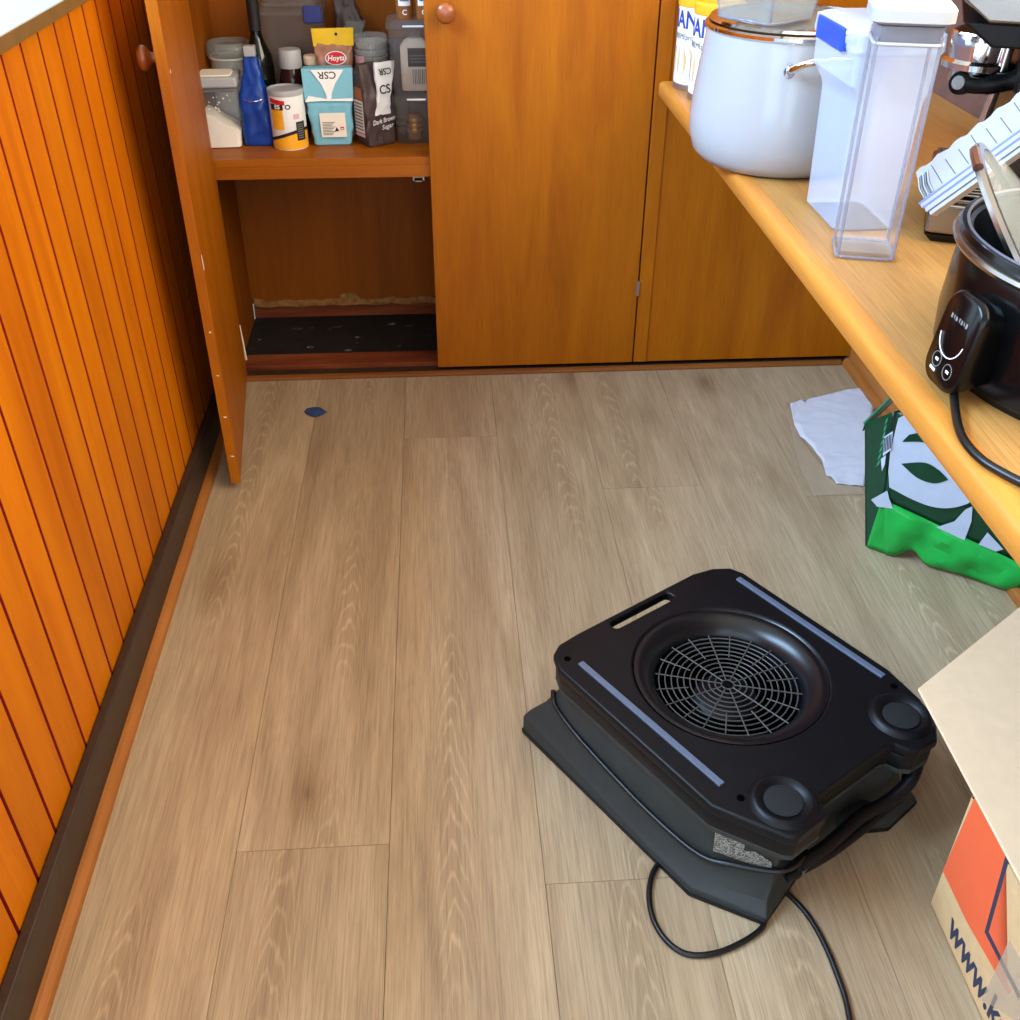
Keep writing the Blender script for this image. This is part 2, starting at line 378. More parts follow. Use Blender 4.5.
def jit(rings, amp, sc, seed=0.):
    return [[Vector(p) + amp * noise.noise_vector(Vector(p) * sc + Vector((seed, seed * 1.7, seed * .3))) for p in r] for r in rings]

# ------------------------------------------------------------------ the room
floor = struct(box('floor', (-3.6, -1.75, -.06), (1.13, 2.96, -.009), SUB))
PW = .2283; X0 = -.3405; G = .00025
joints = {-1: .55, 0: 1.01, 1: 2.205, 2: .925, 3: 1.955, 4: 1.30, 5: 1.896, 6: 1.1}
for c in range(-1, 7):
    xa = X0 + (c - 0) * PW; xb = xa + PW; xa = max(xa, -.565); xb = min(xb, 1.122)
    if xb - xa < .02: continue
    ys = [joints[c] + 1.66 * k for k in range(-3, 3)]
    ys = [y for y in ys if c >= 0 or y < .7]
    ys = [-1.74] + [y for y in ys if -1.6 < y < 2.5] + [2.57]
    for ya, yb in zip(ys, ys[1:]):
        cx, cy = (xa + xb) / 2, (ya + yb) / 2
        o = box('plank', (xa - cx + G, ya - cy + G, -.009), (xb - cx - G, yb - cy - G, 0), OAK, floor, .0005, seg=1); o.location = (cx, cy, 0)

# bar front on the left: leaning a touch, narrow vertical boards
XW, XWT, ZB, ZT = -.577, -.591, 0., 1.019
TILT = math.atan((XWT - XW) / ZT)
wl = struct(box('wall_left', (-.68, .35, 0), (-.598, 2.55, 1.018), GROOVE))
BS = .0803; k = 4
rm = Matrix.Translation((XW, 0, 0)) @ Matrix.Rotation(TILT, 4, 'Y')
bmb = bmn(); g = .0036
add_loft(bmb, [[(-.012, -BS / 2 + .0005, z), (-.005, -BS / 2 + .0005, z), (0, -BS / 2 + g, z), (0, BS / 2 - g, z), (-.005, BS / 2 - .0005, z), (-.012, BS / 2 - .0005, z)] for z in (0, ZT)])
bmesh.ops.recalc_face_normals(bmb, faces=bmb.faces); bme = bpy.data.meshes.new('board'); bmb.to_mesh(bme); bmb.free(); bme.materials.append(BOARD); bme.materials.append(GROOVE)
for pl in bme.polygons: pl.material_index = 0 if pl.normal.x > .9 else 1
while True:
    y = .028 + BS * (k + .5)
    if y > 2.52: break
    o = bpy.data.objects.new('board', bme); COL.objects.link(o); o.parent = wl
    o.matrix_basis = Matrix.Translation((0, y, 0)) @ rm
    k += 1
bb = struct(box('baseboard_left', (-.5765, .35, 0), (-.560, 2.535, .095), DKBASE, None, .003))
def quad_trim(name, pts0, pts1, mat):
    bm = bmn(); add_loft(bm, [pts0, pts1]); return struct(fin(name, bm, mat, smooth=False))
def qprof(w, h):
    return [(0, 0), (w, 0), (w, h * .45)] + [(w * math.cos(a), h * .45 + h * .55 * math.sin(a)) for a in (PI / 8, PI / 4, 3 * PI / 8)] + [(0, h)]
quad_trim('trim_1', [(-.560 + x, .35, z) for x, z in qprof(.0155, .02)], [(-.560 + x, 2.533, z) for x, z in qprof(.0155, .02)], TRIMY)
quad_trim('trim_2', [(-.5445, 2.547 - x, z) for x, z in qprof(.016, .010)], [(1.094, 2.547 - x, z) for x, z in qprof(.016, .010)], TRIMX)
quad_trim('trim_3', [(1.110 - x, -1.7, z) for x, z in qprof(.016, .024)], [(1.110 - x, 2.53, z) for x, z in qprof(.016, .024)], TRIMY)
struct(box('baseboard_right', (1.110, -1.7, 0), (1.1225, 2.53, .11), TRIMY, None, .002))
bt = thing('bar_top', 'pale speckled laminate bar top with brown edge strip above the orange boards', 'counter', (-.9, .5, 1.02))
box('worktop', (-.35, -.17, .002), (.322, 2.03, .0185), LAMI, bt)
box('edge_strip', (.322, -.17, -.001), (.327, 2.03, .0188), CAPB, bt, .001)
struct(box('wall_bar_back', (-1.2, .35, 0), (-.68, 2.55, 1.0195), PLASTER))

# right wall with the window over the bench
wr = struct(box('wall_right', (1.122, -1.75, -.01), (1.24, 2.96, .735), PLASTER))
box('splash_band', (1.122, -1.75, .735), (1.24, 2.96, 1.17), MAUVE, wr)
box('wall_head', (1.122, -1.75, 2.2), (1.24, 2.96, 2.45), PLASTER, wr)
box('wall_pier', (1.122, -1.75, 1.17), (1.24, -.05, 2.2), PLASTER, wr)
box('wall_pier', (1.122, 1.95, 1.17), (1.24, 2.96, 2.2), PLASTER, wr)
w1 = struct(box('window_1', (1.10, -.07, 1.165), (1.23, 1.97, 1.185), TRIMY, None, .003))
box('window_head', (1.19, -.05, 2.17), (1.235, 1.95, 2.2), TRIMY, w1); box('window_jamb', (1.19, -.05, 1.185), (1.235, -.02, 2.17), TRIMY, w1)
box('window_jamb', (1.19, 1.92, 1.185), (1.235, 1.95, 2.17), TRIMY, w1)
struct(box('wall_far', (-3.6, 2.965, -.01), (1.24, 3.05, 2.45), PLASTER))
cl = struct(box('ceiling', (-1.25, -1.85, 2.45), (1.24, 3.05, 2.5), CEILW))
for lo, hi in (((-3.6, -1.85), (-2.65, 3.05)), ((-2.65, -1.85), (-1.25, .1)), ((-2.65, 2.3), (-1.25, 3.05))): box('ceiling_panel', lo + (2.45,), hi + (2.5,), CEILW, cl)
wn = struct(box('wall_near', (-3.6, -1.85, -.01), (-2.7, -1.75, 2.45), PLASTER))
for xa, xb in ((-.75, -.25), (.95, 1.24)): box('wall_pier', (xa, -1.85, -.01), (xb, -1.75, 2.45), PLASTER, wn)
for xa, xb in ((-2.7, -.75), (-.25, .95)): box('wall_head', (xa, -1.85, 2.2), (xb, -1.75, 2.45), PLASTER, wn)
wd = struct(box('wall_next_room', (-3.6, -1.75, -.01), (-3.5, 2.96, .75), PLASTER))
box('wall_head', (-3.6, -1.75, 2.25), (-3.5, 2.96, 2.45), PLASTER, wd); box('wall_pier', (-3.6, -1.75, .75), (-3.5, -.3, 2.25), PLASTER, wd); box('wall_pier', (-3.6, 2.3, .75), (-3.5, 2.96, 2.25), PLASTER, wd)

# ------------------------------------------------------------------ pantry cupboard
YF = 2.545; YB = 2.93; ZS = .58; ZC = 1.9
pc = thing('pantry_cupboard', 'tall varnished orange-brown pantry cupboard with one door standing open', 'cupboard', (0, YF, 0))
def CB(name, lo, hi, mat, parent=pc, bevel=0.): return box(name, (lo[0], lo[1] - YF, lo[2]), (hi[0], hi[1] - YF, hi[2]), mat, parent, bevel)
CB('side_panel', (-.59, YF + .008, 0), (-.571, YB, ZC), INNER)
CB('face_stile', (-.59, YF + .008, 0), (-.548, YF + .027, ZC), TEAK)
CB('back_panel', (-.571, YB, .052), (.55, YB + .012, ZC), INNER)
CB('back_rail', (-.571, YB + .012, -.005), (.55, YB + .03, .055), REDRAIL)
CB('base_floor', (-.571, YF + .03, -.008), (.55, YB + .012, .002), BLACKDIRT)
CB('bottom_rail', (-.571, YF + .036, .002), (.55, YF + .108, .020), REDRAIL, bevel=.002)
CB('kick_board', (-.571, YF + .006, -.008), (1.108, YF + .03, .010), DKBASE)
CB('partition', (.5, YF + .03, .02), (.517, YB, ZC), INNER)
CB('top_panel', (-.59, YF + .008, ZC), (1.118, YB + .012, ZC + .018), TEAKX)
sh = CB('shelf', (-.571, YF + .012, ZS - .018), (.5, YB, ZS), TEAKX, bevel=.001)
CB('shelf_rail', (-.571, YF + .010, ZS - .047), (.5, YF + .032, ZS - .018), TEAKX, sh, .001)
# broken crumbling lower edge of the back panel
bm = bmn(); n = 60; r0 = []; r1 = []
for i in range(n + 1):
    x = -.565 + i * 1.05 / n; a = .052 + .006 * noise.noise((x * 22, 1, 3)); b = a + .012 + .008 * noise.noise((x * 15, 4, 3))
    if abs(x + .29) < .025: b += .016
    r0.append((x, a - .008)); r1.append((x, b))
V = [[bm.verts.new((x, YB - YF - d, z)) for x, z in r] for r, d in ((r0, 0), (r0, .006), (r1, .008), (r1, 0))]
for a, b in zip(V, V[1:]):
    for i in range(n): bm.faces.new((a[i], a[i + 1], b[i + 1], b[i]))
fin('crumbled_edge', bm, CRUMB, pc, smooth=False)
for i in range(14):                                     # flakes of plaster on the dirty cupboard floor
    x = -.55 + random.random() * .5; y = .15 + random.random() * .2; s = .004 + .009 * random.random()
    add = bmn(); add_loft(add, [[(x + s * (1 + .4 * random.random()) * math.cos(a), y + s * math.sin(a) * .6, z) for a in (0, 1.2, 2.4, 3.6, 5)] for z in (.002, .004)]); fin('flake', add, SUB if i % 3 else CLOTHG, pc, smooth=False)
# metal catch under the shelf
bm = bmn(); add_box(bm, (-.068, .014, ZS - .050), (-.040, .03, ZS - .047)); add_box(bm, (-.068, .014, ZS - .058), (-.064, .03, ZS - .05)); add_box(bm, (-.044, .014, ZS - .058), (-.040, .03, ZS - .05)); add_box(bm, (-.062, .012, ZS - .060), (-.046, .026, ZS - .057))
fin('catch', bm, STEEL, pc)
KP = [(0, 0), (.010, 0), (.009, .010), (.012, .014), (.0195, .018), (.0225, .025), (.021, .031), (.014, .0355), (0, .037)]
def knob(parent, p, d):
    o = lathe('knob', KP, KNOBW, parent, 32, ang=60); o.location = p; o.rotation_euler = Vector((0, 0, 1)).rotation_difference(Vector(d)).to_euler(); return o
dr = CB('door', (-.0245, YF - .001, .021), (.5065, YF + .007, 1.30), TEAK, bevel=.0012)
knob(dr, (.024, -.001, .903), (0, -1, 0))
for z in (.235, 1.1):
    bm = bmn(); add_tube(bm, [(.5085, -.003, z - .02), (.5085, -.003, z + .02)], .003, 8); add_box(bm, (.503, -.0015, z - .019), (.5065, 0, z + .019)); fin('hinge', bm, TINB, dr)
CB('stile', (.5105, YF - .001, .021), (.545, YF + .02, ZC), TEAK, bevel=.0012)
CB('fixed_panel', (.5445, YF + .002, .021), (1.118, YF + .02, ZC), TEAK)
CB('upper_door', (-.0245, YF - .001, 1.305), (.5065, YF + .007, ZC - .005), TEAK, bevel=.0012)
# the open door, swung out towards the bar front
HI = Vector((-.5385, YF + .002)); FR = Vector((-.4765, 2.002)); dv = (FR - HI).normalized(); L = (FR - HI).length
nrm = Vector((-dv.y, dv.x)) if Vector((-dv.y, dv.x)).x < 0 else Vector((dv.y, -dv.x))     # away from the cupboard interior
nrm = -nrm                                             # local y points into the cupboard
od = box('door', (0, -.0205, 0), (L, 0, 1.285), TEAK, pc, .0012)
od.matrix_basis = Matrix.Translation((HI.x, HI.y - YF, .018)) @ Matrix(((dv.x, nrm.x, 0), (dv.y, nrm.y, 0), (0, 0, 1))).to_4x4()
knob(od, (L - .045, -.0205, .892), (0, -1, 0)); od['label'] = 'open door seen along its inner face'
patch('paint_chip', [(L - .012, .0001, .50), (L - .003, .0001, .505), (L - .002, .0001, .53), (L - .007, .0001, .535), (L - .011, .0001, .522)], CHIP, od, n=(0, 1, 0))
patch('paint_chip', [(L - .022, .0001, .87), (L - .016, .0001, .87), (L - .016, .0001, .876), (L - .022, .0001, .876)], CHIP, od, n=(0, 1, 0))
for i in range(9): patch('paint_chip', [(L + .0001, -.018 + .012 * random.random() + a, .02 + i * .05 + b) for a, b in ((0, 0), (.0025, 0), (.0025, .003), (0, .003))], CHIP if i % 2 else CRUMB, od, n=(1, 0, 0))
loft('peeling_strip', [[(-.570 + x, .085 + y - (z - .02) * -.35, z) for x, y in ((0, 0), (.020 - .12 * (z - .02), -.012), (.0225 - .12 * (z - .02), -.009), (.002, .004))] for z in (.021, .05, .08, .11)], PEACH, pc)

# ------------------------------------------------------------------ bench
be = thing('bench', 'long pale timber bench top with rounded front edge along the right wall', 'bench', (.52, .4, .72))
box('bench_top', (.028, -2.1, -.002), (.601, 2.143, .03), BENCHW, be, .0006)
bm = bmn(); pr = [(.0275, -.004), (.004, -.004), (0, .0)] + [(.010 - .010 * math.cos(a), .020 + .010 * math.sin(a)) for a in (0, PI / 6, PI / 3, PI / 2)] + [(.0275, .03)]
add_loft(bm, [[(x, y, z) for x, z in pr] for y in (-2.1, 2.143)]); fin('nosing', bm, NOSE, be, ang=50)
for y in (-1.6, .2, 1.9): box('bracket', (.56, y, -.30), (.601, y + .04, -.002), TRIMY, be)

# ------------------------------------------------------------------ things on the pantry shelf
def at_shelf(px, py): p = onz(px, py, ZS); return Vector((p.x, p.y, ZS))
def on_shelf(px, py, Y): p = ony(px, py, Y); return Vector((p.x, Y, ZS)), p.z - ZS
# flour container, square clear body with white lid
p = at_shelf(226, 146) + Vector((0, .05, 0))
t = thing('flour_container', 'square clear canister of white flour with a white push lid', 'container', (-.534, 2.697, ZS), .05); t.scale = (1.06, 1, .905)
loft('body', [rrect(.040, .040, .010, 0), rrect(.043, .043, .011, .004), rrect(.0465, .0465, .012, .155)], CLEARP, t, ang=30, cap1=False)
fl = []
for z0 in (.003, .02): fl.append(rrect(.0405 + z0 * .03, .0405 + z0 * .03, .01, z0))
top = [(x * 1.08, y * 1.08, .072 - x * .75 + .004 * noise.noise((x * 60, y * 60, 0))) for x, y, z in rrect(.0405, .0405, .01, 0)]
fl.append(top); loft('flour', fl, FLOUR, t)
for i in range(26):
    a = random.random(); z = .06 + .08 * random.random(); q = -.039 + .078 * a; s = .001 + .0022 * random.random()
    bm = bmn(); add_lathe(bm, [(0, -s), (s, 0), (0, s)], 6, (q, -.0425, z)); fin('flour_smear', bm, FLOUR, t)
loft('seal', [rrect(.042, .042, .01, .146), rrect(.0445, .0445, .01, .15), rrect(.0445, .0445, .01, .157)], SEAL, t)
box('lid', (-.051, -.051, .157), (.051, .051, .185), WHITEP, t, .007, seg=3)
loft('lid_button', [rrect(.038, .038, .012, .185), rrect(.036, .036, .012, .1875)], LABELW, t)
# glass clip-top jar behind it
q, hh = on_shelf(213, 41, 2.80)
t = thing('clip_top_jar', 'round glass jar with wire clip lid behind the flour canister', 'jar', (-.514, 2.815, ZS), -.25); t.scale = (1.12, 1.12, 1)
hh = .218
lathe('body', [(0, 0), (.046, 0), (.05, .006), (.05, hh - .075), (.044, hh - .058), (.044, hh - .035), (.041, hh - .035), (.041, hh - .058), (.046, hh - .077), (.046, .006), (0, .004)], GLASS, t)
lathe('contents', [(0, .005), (.045, .007), (.045, hh - .085), (.03, hh - .078), (0, hh - .075)], FLOUR, t)
lathe('lid', [(.042, hh - .034), (.051, hh - .03), (.053, hh - .022), (.05, hh - .006), (.044, hh), (.036, hh - .002), (.03, hh - .008), (0, hh - .01)], GLASSD, t)
lathe('seal_ring', [(.041, hh - .037), (.047, hh - .037), (.047, hh - .033), (.041, hh - .033)], CHIP, t)
tube('clip_wire', [(.047, -.012, hh - .05), (.058, -.014, hh - .03), (.062, -.008, hh - .012), (.062, .008, hh - .012), (.058, .014, hh - .03), (.047, .012, hh - .05)], .0016, CHROME, t, 8, k=5)
bm = bmn(); add_tube(bm, [(.05, 0, hh - .028), (.064, 0, hh - .014), (.070, 0, hh - .018)], .003, 8); fin('clip_lever', bm, CHROME, t)
# wine bottle
t = thing('wine_bottle', 'dark glass wine bottle standing behind the blue foil bag', 'bottle', (ony(254, 20, 2.76).x, 2.762, ZS)); t.scale = (.92, .92, 1)
lathe('bottle_glass', [(0, 0), (.034, 0), (.037, .004), (.037, .17), (.034, .195), (.02, .225), (.0145, .245), (.0145, .29), (0, .29)], WINE, t)
lathe('capsule', [(.0152, .25), (.0155, .318), (.012, .322), (0, .322)], BLKP, t)
# blue foil bag, gathered and clipped
p = at_shelf(259, 147)
t = thing('foil_bag', 'crinkled blue foil bag gathered at the top with a white clip', 'bag', (p.x, p.y + .034, ZS)); t.scale = (.92, 1, .905)
rg = []
for z, hx, hy, cx in ((0, .036, .026, 0), (.006, .040, .03, 0), (.05, .041, .032, .001), (.10, .040, .030, 0), (.125, .038, .027, 0), (.15, .032, .020, .0), (.175, .026, .014, .001), (.2, .020, .010, .002), (.225, .016, .007, .001), (.24, .018, .006, 0)):
    rg.append(rrect(hx, hy, min(hx, hy) * .5, z, (cx, 0), 6))
rr = crinkle(rg, .0045, 30, 2)
loft('foil_body', rr, BLUEF, t, ang=25)
box('clip', (-.013, -.012, .226), (.017, .012, .252), WHITEP, t, .003)
tube('crease_band', [(.0405 * math.cos(a), .031 * math.sin(a) , .124 + .006 * math.cos(2 * a)) for a in [i * PI / 10 for i in range(20)]], .0016, CHROME, t, 6, closed=True)
# brown bottle with white cap
q, h2 = on_shelf(289, 51, 2.745)
t = thing('brown_bottle', 'dark brown bottle with a plain white screw cap behind the canister', 'bottle', (q.x, 2.75, ZS))
lathe('bottle_glass', [(0, 0), (.03, 0), (.032, .004), (.032, .135), (.028, .155), (.022, .166), (.022, .18), (0, .18)], AMBER, t)
lathe('cap', [(.0265, .168), (.0275, .172), (.0275, .205), (.025, .21), (0, .21)], WHITEP, t)
wrap('label', .032, -PI / 2 + .8, .03, .06, .13, LABELW, t)
# baking powder canister
p = at_shelf(290, 151); R = .044
t = thing('baking_canister', 'white and amber round canister with black and red print', 'canister', (p.x - .001, p.y + R, ZS)); t.scale = (.97, .97, .85)
lathe('tube', [(0, 0), (R - .001, 0), (R, .002), (R, .158), (0, .158)], WHT, t, 48)
lathe('lid', [(R + .0015, .148), (R + .0022, .156), (R + .001, .163), (R - .004, .163), (R - .006, .160), (0, .160)], WHITEP, t, 48)
A0 = -PI / 2 - .12
bm = bmn(); ring = []
n = 48
for i in range(n):
    a = 2 * PI * i / n; d = math.cos(a - A0 - 1.0)
    ring.append((a, .034 + .016 * math.cos(a - A0 - 1.25)))
lo = [bm.verts.new(((R + .0004) * math.cos(a), (R + .0004) * math.sin(a), .003)) for a, z in ring]; mi = [bm.verts.new(((R + .0004) * math.cos(a), (R + .0004) * math.sin(a), z)) for a, z in ring]; hi = [bm.verts.new(((R + .0004) * math.cos(a), (R + .0004) * math.sin(a), z + .014)) for a, z in ring]
for i in range(n): bm.faces.new((lo[i], lo[(i + 1) % n], mi[(i + 1) % n], mi[i]))
fin('amber_band', bm, GOLDY, t)
bm = bmn(); lo = [bm.verts.new(((R + .0005) * math.cos(a), (R + .0005) * math.sin(a), z)) for a, z in ring]; hi = [bm.verts.new(((R + .0005) * math.cos(a), (R + .0005) * math.sin(a), z + .009)) for a, z in ring]
for i in range(n): bm.faces.new((lo[i], lo[(i + 1) % n], hi[(i + 1) % n], hi[i]))
fin('black_band', bm, BLKP, t)
wrap('amber_panel', R, A0 - .42, .034, .058, .112, GOLDY, t, t=.0005); wrap('black_title', R, A0 - .40, .036, .112, .128, BLKP, t, t=.0006); wrap('red_mark', R, A0 - .35, .042, .128, .14, REDP, t, t=.0006, slant=-.006)
wrap('black_panel', R, A0 + .95, .026, .026, .078, BLKP, t, t=.0007); wrap('pink_box', R, A0 + .72, .016, .086, .1, PINK, t, t=.0006)
text('title_letters', "ES", .016, WHT, t, fn=lambda v, f=cyl(R, A0 - .33, .0008): f(Vector((v.x, v.y + .120, v.z))), bold=.02); text('oval_letters', 'O', .018, BLKP, t, fn=lambda v, f=cyl(R, A0 + .28, .0006): f(Vector((v.x, v.y + .120, v.z))), bold=.03)
for i in range(7): wrap('print_line', R, A0 + .93, .018, .032 + i * .0062, .0345 + i * .0062, GREYPR, t, t=.001)
# large smoky container with blue clipped lid
q, h3 = on_shelf(291, 4, 2.86)
t = thing('large_container', 'large smoky plastic container with blue lid clips at the back', 'container', (q.x, 2.858, ZS))
h3 = .305
loft('body', [rrect(.066, .05, .012, 0), rrect(.07, .054, .014, .006), rrect(.08, .06, .016, h3 - .03), rrect(.082, .062, .016, h3 - .02)], GREYP, t, cap1=False)
loft('lid', [rrect(.083, .064, .016, h3 - .028), rrect(.084, .065, .016, h3 - .012), rrect(.072, .05, .016, h3 - .010), rrect(.07, .048, .016, h3 + .014), rrect(.06, .04, .016, h3 + .018)], GREYP, t)
box('lid_clip', (.035, -.072, h3 - .045), (.08, -.066, h3 - .006), NAVYP, t, .004)
# small lidded tub
q, h4 = on_shelf(311, 55, 2.80)
t = thing('small_tub', 'small pale tub with flat lid between brown bottle and yellow packet', 'tub', (q.x + .004, 2.772, ZS)); t.scale = (.6, .6, .96)
lathe('body', [(0, 0), (.026, 0), (.029, .004), (.031, .178), (0, .178)], GREYP, t); lathe('lid', [(.033, .178), (.034, .182), (.034, .196), (.031, .199), (0, .199)], PEACH, t)
# packet with yellow header
q, h5 = on_shelf(330, 30, 2.735)
t = thing('yellow_packet', 'small clear packet with yellow header and red oval behind the blue sugar bag', 'packet', (q.x + .004, 2.748, ZS), .12)
zb = 0.
rg = [rrect(hx, hy, hy * .6, z, (0, 0), 4) for z, hx, hy in ((0, .034, .012), (.01, .038, .018), (.12, .040, .019), (.18, .043, .016), (.215, .046, .006), (.222, .047, .003))]
rr = crinkle(rg, .005, 55, 5)
loft('pouch', rr, CELLO, t)
loft('header', [rrect(hx, .0035, .002, z, (0, 0), 2) for z, hx in ((.216, .049), (.256, .051))], YELL, t)
lathe('hang_hole', [(0, 0), (.0035, 0), (.0035, .0006), (0, .0006)], BLKP, t, 16).matrix_basis = Matrix.Translation((.008, -.0036, .243)) @ Matrix.Rotation(PI / 2, 4, 'X')
o = lathe('red_oval', [(0, 0), (.026, 0), (.026, .0012), (0, .0012)], WHT, t, 32, sy=.62); o.matrix_basis = Matrix.Translation((.002, -.0200, .192)) @ Matrix.Rotation(PI / 2, 4, 'X')
o = lathe('red_oval', [(0, 0), (.0235, 0), (.0235, .0016), (0, .0016)], REDP, t, 32, sy=.6); o.matrix_basis = Matrix.Translation((.002, -.0203, .192)) @ Matrix.Rotation(PI / 2, 4, 'X')
text('oval_letters', 'Hoyts', .017, WHT, t, frame((.002, -.0224, .192), (1, 0, 0), (0, 0, 1)), bold=.02, shear=.2)
# brown packet at the back
q, h6 = on_shelf(341, 8, 2.88)
t = thing('brown_packet', 'tall brown packet folded over in clear wrap at the very back', 'packet', (q.x + .016, 2.872, ZS), -.1); t.scale = (.8, 1, 1)
rg = [rrect(hx, hy, hy * .5, z, (cx, 0), 4) for z, hx, hy, cx in ((0, .042, .028, 0), (.01, .046, .03, 0), (.2, .046, .03, 0), (.25, .044, .022, .004), (.285, .034, .012, -.004), (.31, .030, .008, -.012))]
rr = crinkle(rg, .008, 35, 9)
loft('pouch', rr, DBROWN, t); loft('clear_fold', jit([rrect(.03, .012, .004, z, (.01 + (z - .215) * .5, -.024)) for z in (.215, .235, .255)], .007, 60, 3), GLASSD, t)
# light blue sugar bag
p = at_shelf(329, 147)
t = thing('sugar_bag', 'pale blue paper sugar bag with white folded top printed upside down', 'bag', (p.x + .009, p.y + .038, ZS), .03); t.scale = (.96, .9, .87)
rg = [rrect(hx, hy, .010, z, (0, cy), 4) for z, hx, hy, cy in ((0, .045, .026, 0), (.004, .048, .03, 0), (.05, .053, .032, 0), (.11, .0575, .033, 0), (.125, .059, .030, .002), (.15, .060, .028, .004), (.195, .062, .024, .008), (.203, .061, .018, .012))]
rr = crinkle(rg, .0035, 32, 1)
loft('paper_body', rr, CYAN, t, ang=30)
tilt = Matrix.Translation((0, -.0335, .122)) @ Matrix.Rotation(-.13, 4, 'X')
fp = lambda x, z: tilt @ Vector((x, 0, z))
loft('top_flap', [[fp(x, 0) + Vector((0, d, 0)) for x, d in ((-.061, .0), (.061, .0), (.061, .02), (-.061, .02))], [fp(x, .035) + Vector((0, d, 0)) for x, d in ((-.0625, -.002), (.0625, -.002), (.0625, .02), (-.0625, .02))], [fp(x, .085) + Vector((0, d, 0)) for x, d in ((-.064, .002), (.064, .002), (.064, .016), (-.064, .016))]], CYAN, t, .002)
nf = tilt.to_3x3() @ Vector((0, -1, 0))
def fpo(x, z): return fp(x, z) + nf * .0032
patch('white_shape', [fpo(-.040, .082), fpo(.042, .082), fpo(.018, .045), fpo(.008, .02), fpo(.006, .002), fpo(-.004, .002), fpo(-.006, .02), fpo(-.016, .045)], WHT, t, n=nf)
patch('white_hem', [fpo(-.06, .000), fpo(-.02, .002), fpo(.06, .000), fpo(.06, .008), fpo(0, .006), fpo(-.05, .016)], WHT, t, t=.0008, n=nf)
text('flap_letters', 'CSR', .026, BLKP, t, frame(fpo(.0, .069) + nf * .0007, (-1, 0, 0), tilt.to_3x3() @ Vector((0, 0, -1))), bold=.01)
yl = -.0372
patch('label', [(-.026, yl, .026), (.038, yl, .026), (.037, yl, .092), (-.028, yl, .092)], LABELW, t, n=(0, -1, 0)).rotation_euler = (0, 0, 0)
for i in range(9): patch('print_line', [(-.022, yl - .0006, .032 + i * .0042), (.002 + .004 * (i % 3), yl - .0006, .032 + i * .0042), (.002 + .004 * (i % 3), yl - .0006, .034 + i * .0042), (-.022, yl - .0006, .034 + i * .0042)], GREYPR, t, n=(0, -1, 0))
patch('recycle_mark', [(.008, yl - .0006, .042), (.019, yl - .0006, .042), (.0135, yl - .0006, .054)], BLKP, t, n=(0, -1, 0)); patch('recycle_mark', [(.023, yl - .0006, .045), (.032, yl - .0006, .045), (.032, yl - .0006, .054), (.023, yl - .0006, .054)], REDP, t, n=(0, -1, 0))
for x in (.0275,): patch('recycle_mark', [(.0245, yl - .0012, .047), (.0305, yl - .0012, .047), (.0305, yl - .0012, .050), (.0245, yl - .0012, .050)], WHT, t, n=(0, -1, 0))
# tub of paper cake cases
q, h7 = on_shelf(367, 37, 2.765)
t = thing('cake_case_tub', 'clear round tub stacked with patterned paper cake cases', 'tub', (q.x + .006, 2.795, ZS))
lathe('tub', [(0, 0), (.040, 0), (.042, .003), (.0445, .22), (.041, .232), (0, .232)], GLASS, t)
for i in range(13):
    z = .01 + i * .0162; bm = bmn(); nn = 60
    pr = [(.034, z), (.041, z + .012), (.0405, z + .0145), (.033, z + .006)]
    rings = [[((r + .0012 * math.cos(30 * 2 * PI * j / nn)) * math.cos(2 * PI * j / nn), (r + .0012 * math.cos(30 * 2 * PI * j / nn)) * math.sin(2 * PI * j / nn), zz) for j in range(nn)] for r, zz in pr]
    add_loft(bm, rings, True, True); fin('paper_case', bm, LINER, t)
wrap('label', .0443, -PI / 2 - .7, .03, .13, .19, PINK, t)
# dark brown sugar bag
p = at_shelf(376, 148)
t = thing('dark_sugar_bag', 'slumped dark brown sugar bag with white folded top', 'bag', (p.x + .002, p.y + .045, ZS), .58); t.scale = (.9, .82, .95)
rg = [rrect(hx, hy, .008, z, (cx, cy), 5) for z, hx, hy, cx, cy in ((0, .040, .03, 0, 0), (.004, .043, .034, 0, 0), (.06, .046, .035, 0, 0), (.12, .048, .034, -.002, 0), (.15, .046, .028, -.004, .004), (.18, .044, .02, -.004, .008), (.196, .040, .012, -.002, .01))]
rr = crinkle(rg, .006, 34, 4)
loft('plastic_body', rr, DBROWN, t, ang=30)
rg = [rrect(.026 + .006 * math.sin(z * 40), .005, .003, z, (.006 + (z - .1) * .12, -.0335 - .006 * (1 - abs(z - .14) / .06)), 3) for z in (.078, .092, .11, .13, .15, .17, .19, .204)]
loft('white_flap', crinkle(rg, .005, 45, 8), WHT, t, ang=30)
text('flap_letters', 'CS', .030, BLKP, t, frame((.010, -.0462, .140), (1, 0, .05), (0, .12, 1)), bold=.012); text('top_letters', 'CSR', .022, BLKP, t, frame((.014, -.0452, .184), (-1, 0, 0), (0, -.1, -1)), bold=.012)
text('body_letters', 'Dark Brown', .0165, WHT, t, frame((.004, -.0405, .064), (1, 0, .10), (0, 0, 1)), shear=.25, bold=.01, sx=.85); text('body_letters', 'Sugar', .0165, WHT, t, frame((.014, -.0405, .048), (1, 0, .10), (0, 0, 1)), shear=.25, bold=.01)
sidex = -.0505
patch('side_print', [(sidex, .026, .035), (sidex, -.026, .035), (sidex - .001, -.026, .115), (sidex - .001, .026, .115)], LABELW, t, n=(-1, 0, 0))
for i in range(9): patch('print_line', [(sidex - .002, .022, .042 + i * .008), (sidex - .002, -.022, .042 + i * .008), (sidex - .002, -.022, .0455 + i * .008), (sidex - .002, .022, .0455 + i * .008)], GREYPR, t, n=(-1, 0, 0))
